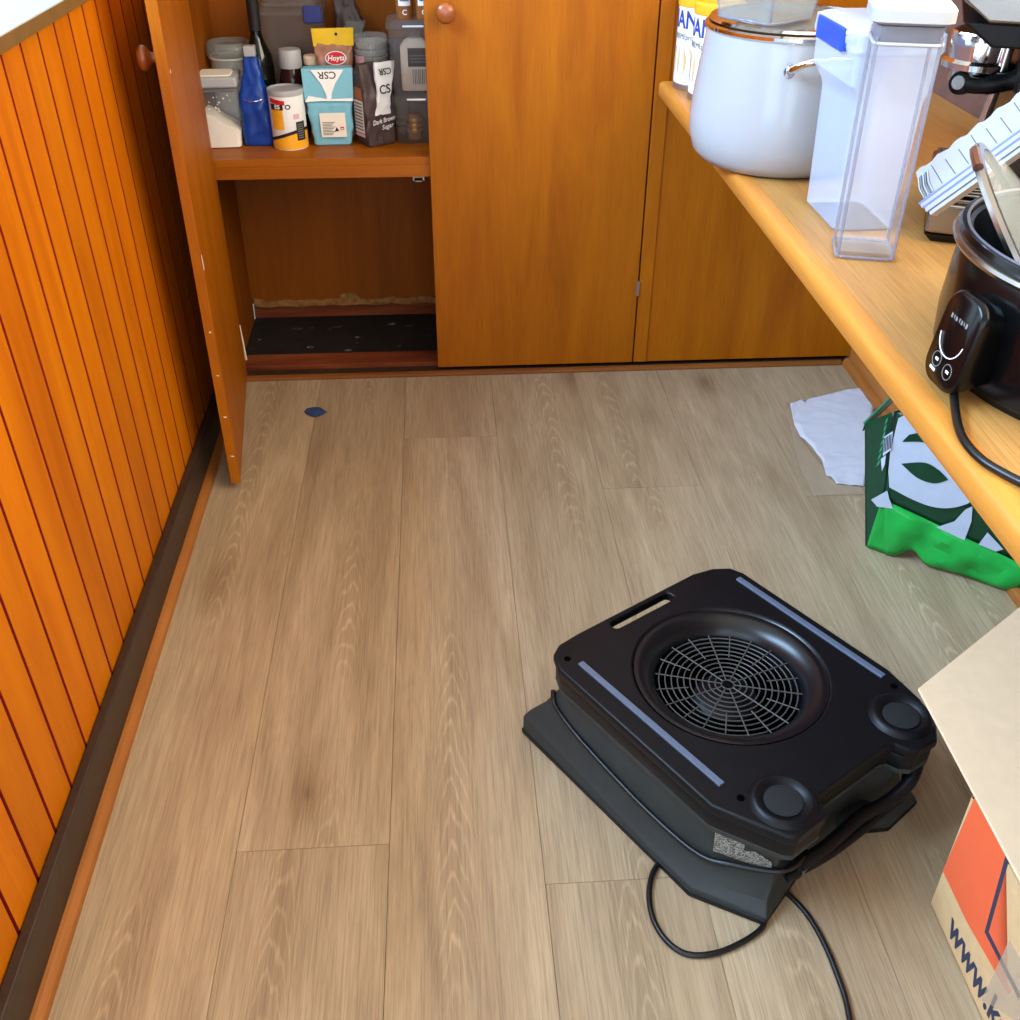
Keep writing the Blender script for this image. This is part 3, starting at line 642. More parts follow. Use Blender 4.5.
patch('side_picture', [(sidex - .0012, .028, .118), (sidex - .0012, -.026, .118), (sidex - .0012, -.022, .146), (sidex - .0012, .026, .146)], TAN, t, n=(-1, 0, 0)); patch('side_stripe', [(sidex, .026, .025), (sidex, -.026, .025), (sidex, -.026, .033), (sidex, .026, .033)], PINK, t, n=(-1, 0, 0))
# two stacked clip containers on the right
def clip_box(label, px, py, zb, hx, hy, h, Y):
    q = ony(px, py, Y)
    t = thing('clip_container', label, 'container', (q.x + .006, Y + hy + .012, zb), 0, 'stacked clip containers')
    loft('body', [rrect(hx * .84, hy * .84, .007, 0), rrect(hx * .87, hy * .87, .008, .003), rrect(hx * .96, hy * .96, .009, h - .018)], GREYP, t, cap1=False)
    loft('lid', [rrect(hx * .99, hy * .99, .008, h - .019), rrect(hx * 1.04, hy * 1.04, .009, h - .017), rrect(hx * 1.04, hy * 1.04, .009, h - .005), rrect(hx * .9, hy * .9, .009, h)], GREYP, t)
    box('lid_clip', (hx * .55, -hy * 1.07, h - .022), (hx * 1.0, -hy * 1.04, h - .002), NAVYP, t, .001)
    box('lid_clip', (-hx * .35, -hy * 1.06, h - .012), (hx * .5, -hy * 1.04, h - .008), CHROME, t)
    return t
lo_t = clip_box('lower smoky clip container with a gold-topped jar inside', 413, 120, ZS, .054, .06, .118, 2.655)
up_t = clip_box('upper smoky clip container holding a bottle with a black label', 410, 60, ZS + .1185, .058, .06, .164, 2.655)
c = lo_t.location; s = thing('gold_jar', 'small jar banded with gold foil inside the lower clip container', 'jar', (c.x - .004, c.y - .012, c.z + .0032))
lathe('jar_body', [(0, 0), (.018, 0), (.019, .004), (.019, .052), (.014, .06), (0, .06)], SPICE, s)
for z in (.018, .03, .042): lathe('foil_band', [(.0195, z), (.020, z + .002), (.020, z + .007), (.0195, z + .009)], GOLD, s)
c = up_t.location; s = thing('labelled_bottle', 'pale bottle with black label and barcode inside the upper clip container', 'bottle', (c.x + .006, c.y - .012, c.z + .0032))
rg = [rrect(.034, .022, .008, 0), rrect(.036, .024, .01, .004), rrect(.036, .024, .01, .098), rrect(.026, .018, .01, .112), rrect(.014, .012, .01, .118)]
loft('bottle_body', rg, PEACH, s); lathe('cap', [(0, .118), (.015, .118), (.015, .132), (0, .132)], CLEARP, s)
patch('label', [(-.018, -.0245, .056), (.034, -.0245, .056), (.034, -.0245, .098), (-.018, -.0245, .098)], BLKP, s, n=(0, -1, 0))
for z in (.066, .073, .080): patch('print_line', [(-.014, -.0251, z), (.03, -.0251, z), (.03, -.0251, z + .002), (-.014, -.0251, z + .002)], GREYPR, s, n=(0, -1, 0))
for i in range(9): patch('barcode_bar', [(-.008 + i * .0045, -.0245, .016), (-.0062 + i * .0045 + .0008 * (i % 2), -.0245, .016), (-.0062 + i * .0045 + .0008 * (i % 2), -.0245, .05), (-.008 + i * .0045, -.0245, .05)], GREYPR, s, n=(0, -1, 0))
ztop = up_t.location.z + .164
for i, (dx, lab) in enumerate(((-.014, 'left of two brown spice jars with white labels on the clip containers'), (.032, 'right of two brown spice jars with white labels on the clip containers'))):
    s = thing('spice_jar', lab, 'jar', (up_t.location.x + dx, up_t.location.y - .02, ztop), 0, 'spice jars on the clip containers')
    lathe('jar_body', [(0, 0), (.019, 0), (.0205, .003), (.0205, .085), (.015, .095), (0, .095)], SPICE, s); lathe('cap', [(0, .095), (.018, .095), (.018, .115), (0, .115)], BLKP, s)
    wrap('label', .0205, -PI / 2, .03, .03, .075, WHT, s); wrap('label_print', .0205, -PI / 2, .022, .04, .06, GREYPR, s, t=.0009)
    text('jar_letters', 'C', .016, WHT, s, fn=lambda v, f=cyl(.0205, -PI / 2, .0006): f(Vector((v.x, v.y + .016, v.z))), bold=.02)
q, h8 = on_shelf(391, 40, 2.86)
t = thing('pale_jar', 'pale lidded jar in the shade between cake cases and clip containers', 'jar', (q.x + .008, 2.862, ZS))
lathe('jar_body', [(0, 0), (.028, 0), (.03, .004), (.03, .18), (0, .18)], GREYP, t); lathe('lid', [(.031, .18), (.032, .184), (.032, .205), (0, .207)], SEAL, t)
q = ony(432, 130, 2.63)
t = thing('white_jar', 'narrow white jar half hidden by the closed door beside the clip containers', 'jar', (q.x + .018, 2.66, ZS))
lathe('jar_body', [(0, 0), (.018, 0), (.02, .003), (.02, .085), (.016, .09), (0, .09)], LABELW, t); lathe('cap', [(0, .09), (.0185, .09), (.0185, .108), (0, .108)], WHITEP, t)

# ------------------------------------------------------------------ things on the bench
ZN = .75
def tin(px, py, label):
    p = onz(px, py, ZN); R = .052
    t = thing('formula_tin', label, 'tin', (p.x, p.y, ZN), 0, 'formula tins on the bench')
    lathe('base_rim', [(0, 0), (R - .001, 0), (R, .002), (R, .012), (R - .0015, .014)], TINB, t, 48)
    lathe('tin_body', [(R - .0015, .013), (R - .0005, .016), (R - .0005, .176), (R - .003, .179), (0, .179)], TINW, t, 48)
    lathe('lid', [(R + .001, .172), (R + .002, .175), (R + .002, .192), (R - .002, .196), (R - .008, .196), (R - .010, .192), (0, .192)], LIDY, t, 48)
    A = math.atan2(-p.y, -p.x) - .80
    for body, z, sz, bo, cc in (('NAN', .145, .050, .02, BLUEPR), ('SUPREMEpro', .112, .0165, .0, GREYPR)):
        text('tin_letters', body, sz, cc, t, fn=lambda v, f=cyl(R, A - .18, .0003), z=z: f(Vector((v.x, v.y + z, v.z))), bold=bo, sx=.82)
    for i in range(5):
        pts = [(-.030 + i * .013 + .012 * math.sin(u * 2.6) * (i - 2) * .6, .095 - u * .062) for u in [k / 8 for k in range(9)]]
        bm = bmn(); f = cyl(R, A - .1, .0004)
        L_ = [bm.verts.new(f(Vector((x - .0035 * math.sin(PI * (k + .3) / 8.6), z, 0)))) for k, (x, z) in enumerate(pts)]; R_ = [bm.verts.new(f(Vector((x + .0035 * math.sin(PI * (k + .3) / 8.6), z, 0)))) for k, (x, z) in enumerate(pts)]
        for k in range(8): bm.faces.new((L_[k], R_[k], R_[k + 1], L_[k + 1]))
        fin('gold_leaf', bm, GOLDS, t)
    return t
tin(695, 87, 'formula tin with yellow lid standing against the cupboard'); tin(710.5, 98, 'formula tin with yellow lid nearest the white pot')
# stock pot with glass lid and a clear dish upside down on it
t = thing('stock_pot', 'big rounded white enamel stock pot with steel rim', 'pot', (.617, 1.915, ZN)); t.scale = (.98, .98, 1.13)
prof = [(0, 0), (.125, 0), (.140, .004), (.155, .018), (.163, .042), (.165, .07), (.161, .11), (.154, .16), (.150, .19), (.149, .197)]
lathe('pot_body', prof + [(.146, .197), (.147, .19), (.158, .11), (.161, .07), (.152, .03), (.12, .008), (0, .008)], POTW, t, 72)
lathe('rim', [(.149, .195), (.1535, .199), (.1535, .2035), (.149, .206), (.144, .204), (.144, .199)], CHROME, t, 72); lathe('inner_wall', [(.1445, .20), (.143, .15)], COPPER, t, 72)
def handle(ang):
    ca, sa = math.cos(ang), math.sin(ang); r = .158
    f = lambda a, d, z: (ca * d - sa * a, sa * d + ca * a, z)
    h = tube('handle', [f(-.052, .153, .162), f(-.05, .168, .168), f(-.03, .188, .180), f(.03, .188, .180), f(.05, .168, .168), f(.052, .153, .162)], .0055, CHROME, t, 10, k=5)
    for a in (-.052, .052): bm = bmn(); add_lathe(bm, [(0, 0), (.010, 0), (.010, .004), (0, .006)], 20); o = fin('rivet', bm, CHROME, h); o.matrix_basis = Matrix.Translation(f(a, .1505, .162)) @ Vector((0, 0, 1)).rotation_difference(Vector((ca, sa, 0))).to_matrix().to_4x4()
av = math.atan2(-1.915, -.614)
handle(av + .36); handle(av + .36 + PI)
g_ = thing('pot_lid', 'domed glass lid with steel band resting on the white pot', 'lid', (.619, 1.918, ZN + .2330))
lathe('band', [(.131, .0), (.1435, .0), (.146, .003), (.143, .007), (.131, .008)], CHROME, g_, 72); lathe('lid_glass', [(.132, .006), (.11, .010), (.06, .014), (0, .015)], GLASSD, g_, 64)
lathe('lid_knob', [(0, .0148), (.013, .0145), (.013, .0155), (.010, .0163), (0, .0165)], CHROME, g_, 32)
cpt = onz(771, 28, ZN + .249)
g_ = thing('glass_dish', 'clear square glass dish standing cornerwise on the pot lid', 'dish', (cpt.x + .012, cpt.y + .082, ZN + .2525), .62)
lo_r = rrect(.055, .055, .008, 0); hi_r = rrect(.068, .068, .010, .085)
loft('dish_wall', [lo_r, hi_r], GLASSD, g_, ang=30, cap1=False)
tube('dish_rim', hi_r, .0035, CLEARP, g_, 8, closed=True); tube('dish_edge', lo_r, .0025, EDGEP, g_, 8, closed=True)
for i_ in (2, 7, 12, 17): tube('dish_corner', [lo_r[i_], hi_r[i_]], .0022, EDGEP, g_, 8)
# clip-top cereal container
t = thing('cereal_container', 'tall frosted cereal container with blue clip beside the white pot', 'container', (.648, 1.597, ZN)); t.scale = (1, 1, 1.075)
def kr(x0, x1, y0, y1, z, r=.014): return rrect((x1 - x0) / 2, (y1 - y0) / 2, r, z, ((x0 + x1) / 2 - .65, (y0 + y1) / 2 - 1.585), 5)
loft('body', [kr(.606, .695, 1.512, 1.65, 0), kr(.602, .698, 1.508, 1.656, .004), kr(.600, .702, 1.503, 1.668, .17), kr(.598, .703, 1.502, 1.672, .18), kr(.588, .708, 1.497, 1.69, .198), kr(.586, .710, 1.496, 1.694, .245)], FROST, t, cap1=False, ang=25)
loft('lid', [kr(.585, .711, 1.495, 1.695, .238), kr(.583, .713, 1.493, 1.697, .242), kr(.584, .712, 1.494, 1.696, .262), kr(.60, .70, 1.515, 1.68, .268)], FROST, t, ang=30)
box('lid_clip', (.577 - .65, 1.545 - 1.585, .234), (.583 - .65, 1.66 - 1.585, .264), BLUEP, t, .005, seg=3)
box('clip_hinge', (.580 - .65, 1.54 - 1.585, .236), (.585 - .65, 1.665 - 1.585, .246), BLUEP, t, .001)
# tall pop-top container
a_, b_ = onz(834, 259, ZN), onz(895, 263.5, ZN); ex = (b_ - a_).normalized(); ey = Vector((-ex.y, ex.x, 0)); wd_ = (b_ - a_).length / 2; dp = .041
ce = (a_ + b_) / 2 + ey * dp
t = thing('tall_canister', 'tall empty clear plastic canister with a white push lid', 'container', (ce.x, ce.y, ZN), math.atan2(ex.y, ex.x))
loft('body', [rrect(wd_ - .006, dp - .006, .009, 0), rrect(wd_ - .001, dp - .001, .011, .004), rrect(wd_ + .001, dp + .001, .012, .29), rrect(wd_ + .001, dp + .001, .012, .312)], CLEARP, t, cap1=False, ang=25)
loft('inner_floor', [rrect(wd_ - .006, dp - .006, .009, .010), rrect(wd_ - .006, dp - .006, .009, .0115)], CLEARP, t)
for sx in (-1, 1):
    for sy in (-1, 1):
        tube('corner_refraction', [(sx * (wd_ - .0045), sy * (dp - .0045), .004), (sx * (wd_ - .003), sy * (dp - .003), .30)], .0026, EDGEP, t, 8)  # grey tubes draw the refraction lines at the corners
tube('base_edge', rrect(wd_ - .002, dp - .002, .011, .004), .0022, EDGEP, t, 8, closed=True)
loft('seal', [rrect(wd_ - .002, dp - .002, .011, .292), rrect(wd_ - .001, dp - .001, .011, .294), rrect(wd_ - .001, dp - .001, .011, .311)], SEAL, t)
tube('seal_lip', rrect(wd_ + .0005, dp + .0005, .012, .290), .0025, WHITEP, t, 8, closed=True)
loft('lid', [rrect(wd_ + .003, dp + .003, .015, .313), rrect(wd_ + .010, dp + .010, .018, .317), rrect(wd_ + .010, dp + .010, .018, .331), rrect(wd_ + .006, dp + .006, .016, .336)], WHITEP, t, ang=30)
lathe('lid_button', [(0, .3365), (.028, .3365), (.03, .3362), (.031, .336), (.03, .338), (.027, .3385), (0, .338)], LABELW, t, 40, sx=1., sy=.8)
# espresso machine: front edge runs back from the near corner, front faces the cupboard side
t = thing('espresso_machine', 'steel espresso machine with portafilter behind the black slow cooker', 'coffee machine', (.720, 1.470, ZN), math.radians(-23))
D_, W_ = .20, .30
loft('foot', [[(x, y, 0) for x, y in ((.012, .012), (D_, .012), (D_, W_ - .012), (.012, W_ - .012))], [(x, y, .014) for x, y in ((0, 0), (D_, 0), (D_, W_), (0, W_))]], BLK, t)
box('base', (0, 0, .014), (D_, W_, .060), STEEL, t, .006, seg=3)
dt = box('drip_tray', (.006, .008, .060), (.078, W_ - .008, .066), STEEL, t, .002)
box('tray_well', (.012, .014, .0662), (.074, W_ - .014, .0668), VOID, dt)
for i in range(17): y = .02 + i * .015; tube('slat', [(.012, y, .0695), (.074, y, .0695)], .0028, STEEL, dt, 8)
box('column', (.078, .002, .052), (D_, W_ - .002, .36), STEEL, t, .012, seg=3); box('back_splash', (.0765, .012, .066), (.0782, W_ - .012, .27), plain('dark_steel', (70, 68, 66), .3, metal=.8), t)
loft('head', [[(x, y, z) for x, y in ((x0, .004), (D_ - .02, .004), (D_ - .02, W_ - .004), (x0, W_ - .004))] for x0, z in ((.02, .302), (-.02, .33), (-.03, .375), (-.01, .382))], STEEL, t, .006)
loft('head_skirt', [[(x, y, z) for x, y in ((x0, .012), (.10, .012), (.10, W_ - .012), (x0, W_ - .012))] for x0, z in ((.03, .272), (-.015, .303))], BLK, t, .004)
gx, gy = .026, .135
lathe('group_head', [(0, .275), (.044, .275), (.046, .271), (.044, .238), (.052, .234), (.052, .226), (.036, .223), (0, .223)], CHROME, t, 48, (gx, gy, 0))
pf = lathe('portafilter', [(.034, .225), (.037, .222), (.037, .207), (.03, .197), (0, .193)], CHROME, t, 40, (gx, gy, 0))
tube('portafilter_handle', smooth_path([(gx - .018, gy - .038, .207), (gx + .01, gy - .052, .209), (gx + .05, gy - .05, .219), (gx + .09, gy - .06, .230)], 5), [.011] * 6 + [.013] * 5 + [.015] * 5, BLK, pf, 12)
bd_ = Vector((-.42, -.88, .2)).normalized(); bp_ = Vector((gx - .016, gy - .034, .207))
for nm, pr_, mt_ in (('boss', [(0, 0), (.016, 0), (.016, .012), (.012, .015), (0, .015)], BLK), ('boss_cap', [(0, .015), (.0105, .015), (.0095, .0175), (0, .018)], STEEL)):
    bm = bmn(); add_lathe(bm, pr_, 28); o = fin(nm, bm, mt_, pf); o.matrix_basis = Matrix.Translation(bp_) @ Vector((0, 0, 1)).rotation_difference(bd_).to_matrix().to_4x4()
tube('steam_wand', [(.06, .10, .27), (.055, .10, .19), (.045, .105, .12), (.03, .115, .075)], .0075, CHROME, t, 12, k=4)
loft('bean_hopper', [rrect(.045 * k_, .06 * k_, .02, z, (.09, .13), 5) for k_, z in ((.7, .382), (1.0, .41), (1.1, .47), (1.05, .48))], GLASSD, t)
# white slotted tray leaning across machine and cooker
A_ = ony(924, 209, 1.395); B_ = ony(934, 166, 1.41); D2 = ony(1023, 138, 1.30)
ux = (D2 - A_).normalized(); uy = (B_ - A_); uy = (uy - ux * uy.dot(ux)).normalized(); un = ux.cross(uy)
TL = (D2 - A_).length + .10; TWd = .056
t = thing('slotted_tray', 'white plastic slotted tray propped at a slant over the espresso machine', 'tray', A_)
def tp(a, b, c): return ux * a + uy * b + un * c
bm = bmn(); nn = 26
rows = []
for i in range(nn + 1):
    a = .004 + (TL - .004) * i / nn; top = TWd + .0022 * math.sin(i * 1.9)
    rows.append([tp(a, .006, 0), tp(a, top, 0), tp(a, top, -.012), tp(a, .006, -.012)])
add_loft(bm, rows); fin('panel', bm, WHITEP, t, ang=20)
for j, (b0, b1, mt_) in enumerate(((.009, .0115, PERI), (.003, .009, WHITEP), (.001, .003, PERI), (-.006, .001, WHITEP), (-.0075, -.006, SEAL), (-.013, -.0075, WHITEP))):
    bm = bmn(); add_loft(bm, [[tp(a, b0, .003 - j * .0008), tp(a, b1, .003 - j * .0008), tp(a, b1, -.014), tp(a, b0, -.014)] for a in (-.004 + .002 * j, TL)]); fin('rail', bm, mt_, t, smooth=False)
for i in range(9):
    a = .035 + i * (TL - .07) / 8.5; ln = .028 if i % 3 else .034
    bm = bmn(); add_loft(bm, [[tp(a - .0007 + d, .016, .0004), tp(a + .0007 + d, .016, .0004), tp(a + .0007 + d, .016, -.001), tp(a - .0007 + d, .016, -.001)] if e == 0 else [tp(a - .0007 + d, .016 + ln, .0004), tp(a + .0007 + d, .016 + ln, .0004), tp(a + .0007 + d, .016 + ln, -.001), tp(a - .0007 + d, .016 + ln, -.001)] for e, d in ((0, .004), (1, -.004))]); fin('slot', bm, SEAL, t, smooth=False)
for i in range(5):
    a = .006 + i * .0042
    tube('end_fin', [tp(a, .014, .001), tp(a - .002, .03, .0022), tp(a + .001, .046, .001)], .0011, SEAL if i % 2 else WHITEP, t, 6)
# slow cooker
CX, CY, CA, CBB = .732, 1.045, .155, .195
t = thing('slow_cooker', 'black oval slow cooker with control panel on the bench', 'slow cooker', (CX, CY, ZN))
lathe('foot_ring', [(0, 0), (.94, 0), (.96, .008)], BLK, t, 72, sx=CA, sy=CBB)
lathe('housing', [(.95, .006), (.985, .012), (1.0, .05), (.985, .10), (.965, .132), (.95, .136)], BLKG, t, 96, sx=CA, sy=CBB)
lathe('steel_rim', [(.955, .134), (1.02, .137), (1.03, .141), (1.02, .145), (.98, .147)], STEEL, t, 96, sx=CA, sy=CBB)
lathe('crock', [(.99, .146), (1.0, .150), (.985, .156), (.95, .156), (.93, .150), (.90, .148), (.885, .142), (.86, .10), (.80, .03), (.6, .018), (0, .016)], BLKG, t, 96, sx=CA, sy=CBB)
lathe('crock_lip', [(.955, .1562), (.95, .1585), (.935, .1565), (.94, .153)], SEAL, t, 96, sx=CA, sy=CBB)
pcn = Vector((-.176, -.045, .064)); pn = Vector((-.985, -.07, .15)).normalized(); px_ = Vector((0, 0, 1)).cross(pn).normalized(); py_ = pn.cross(px_)
fm = Matrix.Translation(pcn) @ Matrix((px_, py_, pn)).transposed().to_4x4()
bm = bmn(); add_loft(bm, [[fm @ Vector(v) for v in rrect(.035 * s, .053 * s2, .022, z, (0, 0), 8)] for s, s2, z in ((.8, .85, -.034), (.95, .97, -.014), (1.02, 1.02, -.002), (1.0, 1.0, .004), (.93, .95, .007))])
cp = fin('control_panel', bm, BLKG, t, ang=50)
for i, (x, w_) in enumerate(((-.016, .003), (-.011, .002), (-.006, .0035), (0, .002), (.005, .003), (.010, .002), (.015, .0035))): patch('panel_mark', [fm @ Vector(v) for v in ((x - w_ / 2, .022 + .002 * (i % 2), .0072), (x + w_ / 2, .022, .0072), (x + w_ / 2, .027 - .001 * (i % 3), .0072), (x - w_ / 2, .027, .0072))], GREYPR, cp, n=pn)
tube('panel_arc', [fm @ Vector((.024 * math.cos(a), .006 + .024 * math.sin(a), .0074)) for a in [PI + .15 + i * (PI - .3) / 14 for i in range(15)]], .0007, WHT, cp, 6)
for x, y in ((-.012, -.026), (.014, -.030)):
    tube('button_ring', [fm @ Vector((x + .0085 * math.cos(a), y + .0085 * math.sin(a), .0074)) for a in [i * PI / 10 for i in range(20)]], .0005, GREYPR, cp, 6, closed=True)
    patch('panel_mark', [fm @ Vector((x + a, y + b, .0072)) for a, b in ((-.003, -.0015), (.003, -.0015), (.003, .0015), (-.003, .0015))], WHT, cp, n=pn)
patch('panel_mark', [fm @ Vector((x, y, .0072)) for x, y in ((-.019, -.039), (-.008, -.040), (-.008, -.037), (-.019, -.036))], WHT, cp, n=pn)
sp = Vector((-.0985, -.1515, .04)); sn = Vector((-.098 / CA / CA, -.15 / CBB / CBB, 0)).normalized(); sxx = Vector((0, 0, 1)).cross(sn).normalized()
fs = Matrix.Translation(sp + sn * .004) @ Matrix((sxx, sn.cross(sxx), sn)).transposed().to_4x4()
patch('sticker', [fs @ Vector(v) for v in ((-.016, -.006, 0), (.016, -.006, 0), (.016, .008, 0), (-.016, .008, 0))], WHT, t, n=sn); patch('sticker_print', [fs @ Vector(v) for v in ((-.014, -.0045, .0006), (.014, -.0045, .0006), (.014, .0065, .0006), (-.014, .0065, .0006))], BLKP, t, n=sn)
text('sticker_letters', 'S', .011, WHT, t, fs @ Matrix.Translation((-.007, .001, .0014)), bold=.03)
cpts = [onz(x, y, ZN + .005) - Vector((CX, CY, ZN)) for x, y in ((948, 385), (953, 402), (958, 425), (966, 443), (982, 460), (1003, 473), (1030, 487), (1070, 510))]
cpts[0].z = .03; cpts[1].z = .010
tube('power_cord', cpts, .0048, CORD, t, 12, k=8)
# glass lid leaning in the cooker
P0 = ony(977, 160, 1.16); P1 = ony(1024, 247, 1.16); ld = (P1 - P0).normalized(); nn_ = Vector((ld.z, .35, -ld.x)); nn_ = (nn_ - ld * nn_.dot(ld)).normalized()
if nn_.x < 0: nn_ = -nn_
Rl = .122
t = thing('cooker_lid', 'glass slow cooker lid leaning up out of the pot', 'lid', P0)
fl_ = frame(ld * Rl + Vector((.0, -.0, 0)), ld, nn_.cross(ld)); 
bm = bmn(); add_lathe(bm, [(Rl - .008, -.004), (Rl + .001, -.005), (Rl + .003, 0), (Rl + .001, .005), (Rl - .008, .006)], 56); o = fin('lid_band', bm, STEEL, t); o.matrix_basis = fl_
bm = bmn(); add_lathe(bm, [(Rl - .006, .004), (Rl * .75, .018), (Rl * .4, .028), (0, .032)], 56); o = fin('lid_glass', bm, GLASS, t); o.matrix_basis = fl_
bm = bmn(); add_lathe(bm, [(0, .032), (.01, .032), (.01, .04), (.02, .046), (.018, .054), (0, .056)], 24); o = fin('lid_knob', bm, BLK, t); o.matrix_basis = fl_
bm = bmn(); add_tube(bm, [(-(Rl + .003) * math.cos(a), -(Rl + .003) * math.sin(a), 0) for a in (-.16, -.08, 0, .08, .16)], .006, 8); o = fin('lid_lug', bm, COPPER, t); o.matrix_basis = fl_

# ------------------------------------------------------------------ things on the floor
# shopping bag under the bench
t = thing('shopping_bag', 'crumpled green and white shopping bag standing under the bench', 'bag', (1.0, 1.65, 0))
O_ = Vector((1.0, 1.65, 0))
FL0, FR0 = Vector((.893, 1.672, 0)), Vector((1.098, 1.535, 0)); FLT = ony(897, 412, 1.668); FRT = FLT + (FR0 - FL0) * 1.02 + Vector((0, 0, .005))
FN = (FR0 - FL0).cross(FLT - FL0).normalized()
if FN.y > 0: FN = -FN
def fpx(x, y, d=0.): return onplane(x, y, FL0, FN) + FN * d - O_
RB0 = onz(866, 548); RBT = ony(865, 423, 1.725)
RBT2 = ony(905, 384, 1.90); RB1 = Vector((1.05, 1.84, 0)); RRT = RBT2 + Vector((.11, -.02, 0)); 
def grid(name, c00, c10, c11, c01, nu, nv, amp, mat, seed=0, th=.0015, edge=False):
    bm = bmn(); N_ = (c10 - c00).cross(c01 - c00).normalized(); G_ = []
    for i in range(nu + 1):
        row = []
        for j in range(nv + 1):
            u, v = i / nu, j / nv; p = (c00 * (1 - u) + c10 * u) * (1 - v) + (c01 * (1 - u) + c11 * u) * v
            a = amp * (min(1, 6 * u * (1 - u)) * min(1, 6 * v * (1 - v)) if not edge else 1)
            q = p * 24 + Vector((seed, 0, seed)); p = p + N_ * a * (noise.noise(q) + .6 * (abs(noise.noise(q * 1.9)) - .2)); row.append(bm.verts.new(p))
        G_.append(row)
    for i in range(nu):
        for j in range(nv): bm.faces.new((G_[i][j], G_[i + 1][j], G_[i + 1][j + 1], G_[i][j + 1]))
    o = fin(name, bm, mat, t, ang=25); s_ = o.modifiers.new('thickness', 'SOLIDIFY'); s_.thickness = th; s_.offset = 0; return o
FLM = fpx(886, 498) + O_; 
z2 = .13
gl = lambda A, B, u: A + (B - A) * u
BLw = fpx(884, 499) + O_; BRw = fpx(1040, 572) + O_
grid('front_panel', BLw - O_, BRw - O_, FRT - O_, FLT - O_, 24, 18, .004, DGREEN, 1)
grid('side_gusset', RB0 - O_ + Vector((.002, .002, .002)), BLw * .5 + FL0 * .5 - O_ + Vector((-.004, .006, 0)), FLT - O_ + Vector((-.003, .004, 0)), RBT - O_, 10, 18, .003, DGREEN, 2)
grid('rear_panel', RB0 - O_ + Vector((0, .004, .002)), RB1 - O_ + Vector((0, 0, .002)), RRT - O_, RBT - O_, 12, 14, .004, DGREEN, 3)
grid('rear_panel', RBT - O_ + Vector((0, .002, -.02)), RBT2 - O_ + Vector((0, .0, -.02)), RBT2 - O_ + Vector((0, 0, .0)), RBT - O_ + Vector((0, .0, .0)), 6, 3, .001, DGREEN, 3)
gb = grid('green_base', Vector((.896, 1.668, .003)) - O_, Vector((1.100, 1.533, .003)) - O_, BRw - O_ + FN * .002, BLw - O_ + FN * .002, 30, 8, .012, BGREEN, 5, edge=False)
for i_, v_ in enumerate(gb.data.vertices):
    u_, w_ = (i_ // 9) / 30, (i_ % 9) / 8; v_.co.z += .030 * math.exp(-((u_ - .20) / .09) ** 2) * (1 - w_) ** 2 + .006 * math.exp(-((u_ - .6) / .2) ** 2) * (1 - w_)
    v_.co -= FN * (-.014) * math.sin(PI * w_) * (.3 + .7 * math.sin(u_ * 9) ** 2)
grid('base_corner', RB0 - O_ + Vector((0, 0, .003)), Vector((.905, 1.664, .004)) - O_, fpx(886, 512, .002), fpx(880, 505, .001), 6, 8, .005, BGREEN, 6)
tube('hem', [RBT - O_, RBT2 - O_, RRT - O_], .0035, TEALG, t, 8)
# printed logo: white field with leaf and ring shapes
def poly(name, pts, mat, d): return patch(name, [fpx(x, y, d) for x, y in pts], mat, t, t=.0006, n=FN)
def arc(cx, cy, rx, ry, a0, a1, n=16, rot=0.):
    o_ = []
    for i in range(n + 1):
        a = math.radians(a0 + (a1 - a0) * i / n); x, y = rx * math.cos(a), ry * math.sin(a); c_, s_ = math.cos(rot), math.sin(rot); o_.append((cx + x * c_ - y * s_, cy + x * s_ + y * c_))
    return o_
poly('white_field', [(899, 417), (905, 414), (985, 486)] + [tuple(v[:2]) for v in smooth_path([(984, 488, 0), (972, 500, 0), (955, 506, 0), (936, 506, 0), (915, 499, 0), (890, 486, 0)], 5)] + [(889, 470), (891, 450)], BAGW, .0045)
poly('leaf', [tuple(v[:2]) for v in smooth_path([(902, 462, 0), (925, 461, 0), (939, 468, 0), (949, 478, 0)], 6) + smooth_path([(949, 478, 0), (935, 481.5, 0), (918, 476, 0), (902, 462, 0)], 6)[1:-1]], DGREEN, .0060)
poly('leaf', [(903, 440), (910, 433), (920, 431), (935, 440), (930, 441), (918, 440)], DGREEN, .0060)
poly('white_leaf', [(937, 526), (955, 520), (966, 508), (973, 505), (972, 520), (965, 539), (950, 532)], BAGW, .0045)
poly('white_leaf', [(979, 543), (988, 531), (1004, 548), (996, 550)], BAGW, .0045)
poly('white_tuck', [(872, 498), (888, 489), (890, 497), (894, 507), (878, 505)], BAGW, .0058)
def gpx(x, y): 
    n_ = (FLT - RB0).cross(RBT - RB0).normalized()
    if n_.x > 0: n_ = -n_
    return onplane(x, y, RB0 + n_ * .006, n_) - O_, n_
def gpoly(name, pts, mat, e=0.): v = [gpx(x, y) for x, y in pts]; patch(name, [a + n_ * e for a, n_ in v], mat, t, t=.0005, n=v[0][1])
gpoly('barcode', [(884, 437), (893, 431), (891, 450), (883, 456)], BAGW); gpoly('recycle_mark', [(881, 459), (886, 455), (885, 464), (882, 471)], BAGW)
for i in range(5): gpoly('barcode_bar', [(884.6 + i * 1.6, 438 - i), (885.4 + i * 1.6, 437.5 - i), (884.6 + i * 1.6, 452 - i), (883.8 + i * 1.6, 452.5 - i)], BLKP, .0008)
for i in range(7): gpoly('print_line', [(886 + .3 * i - i * 1.6, 420 + i * 7), (888.5 - i * 1.3, 417 + i * 7), (887 - i * 1.3, 422 + i * 7), (885 - i * 1.5, 425 + i * 7)], TEALG, .0004)
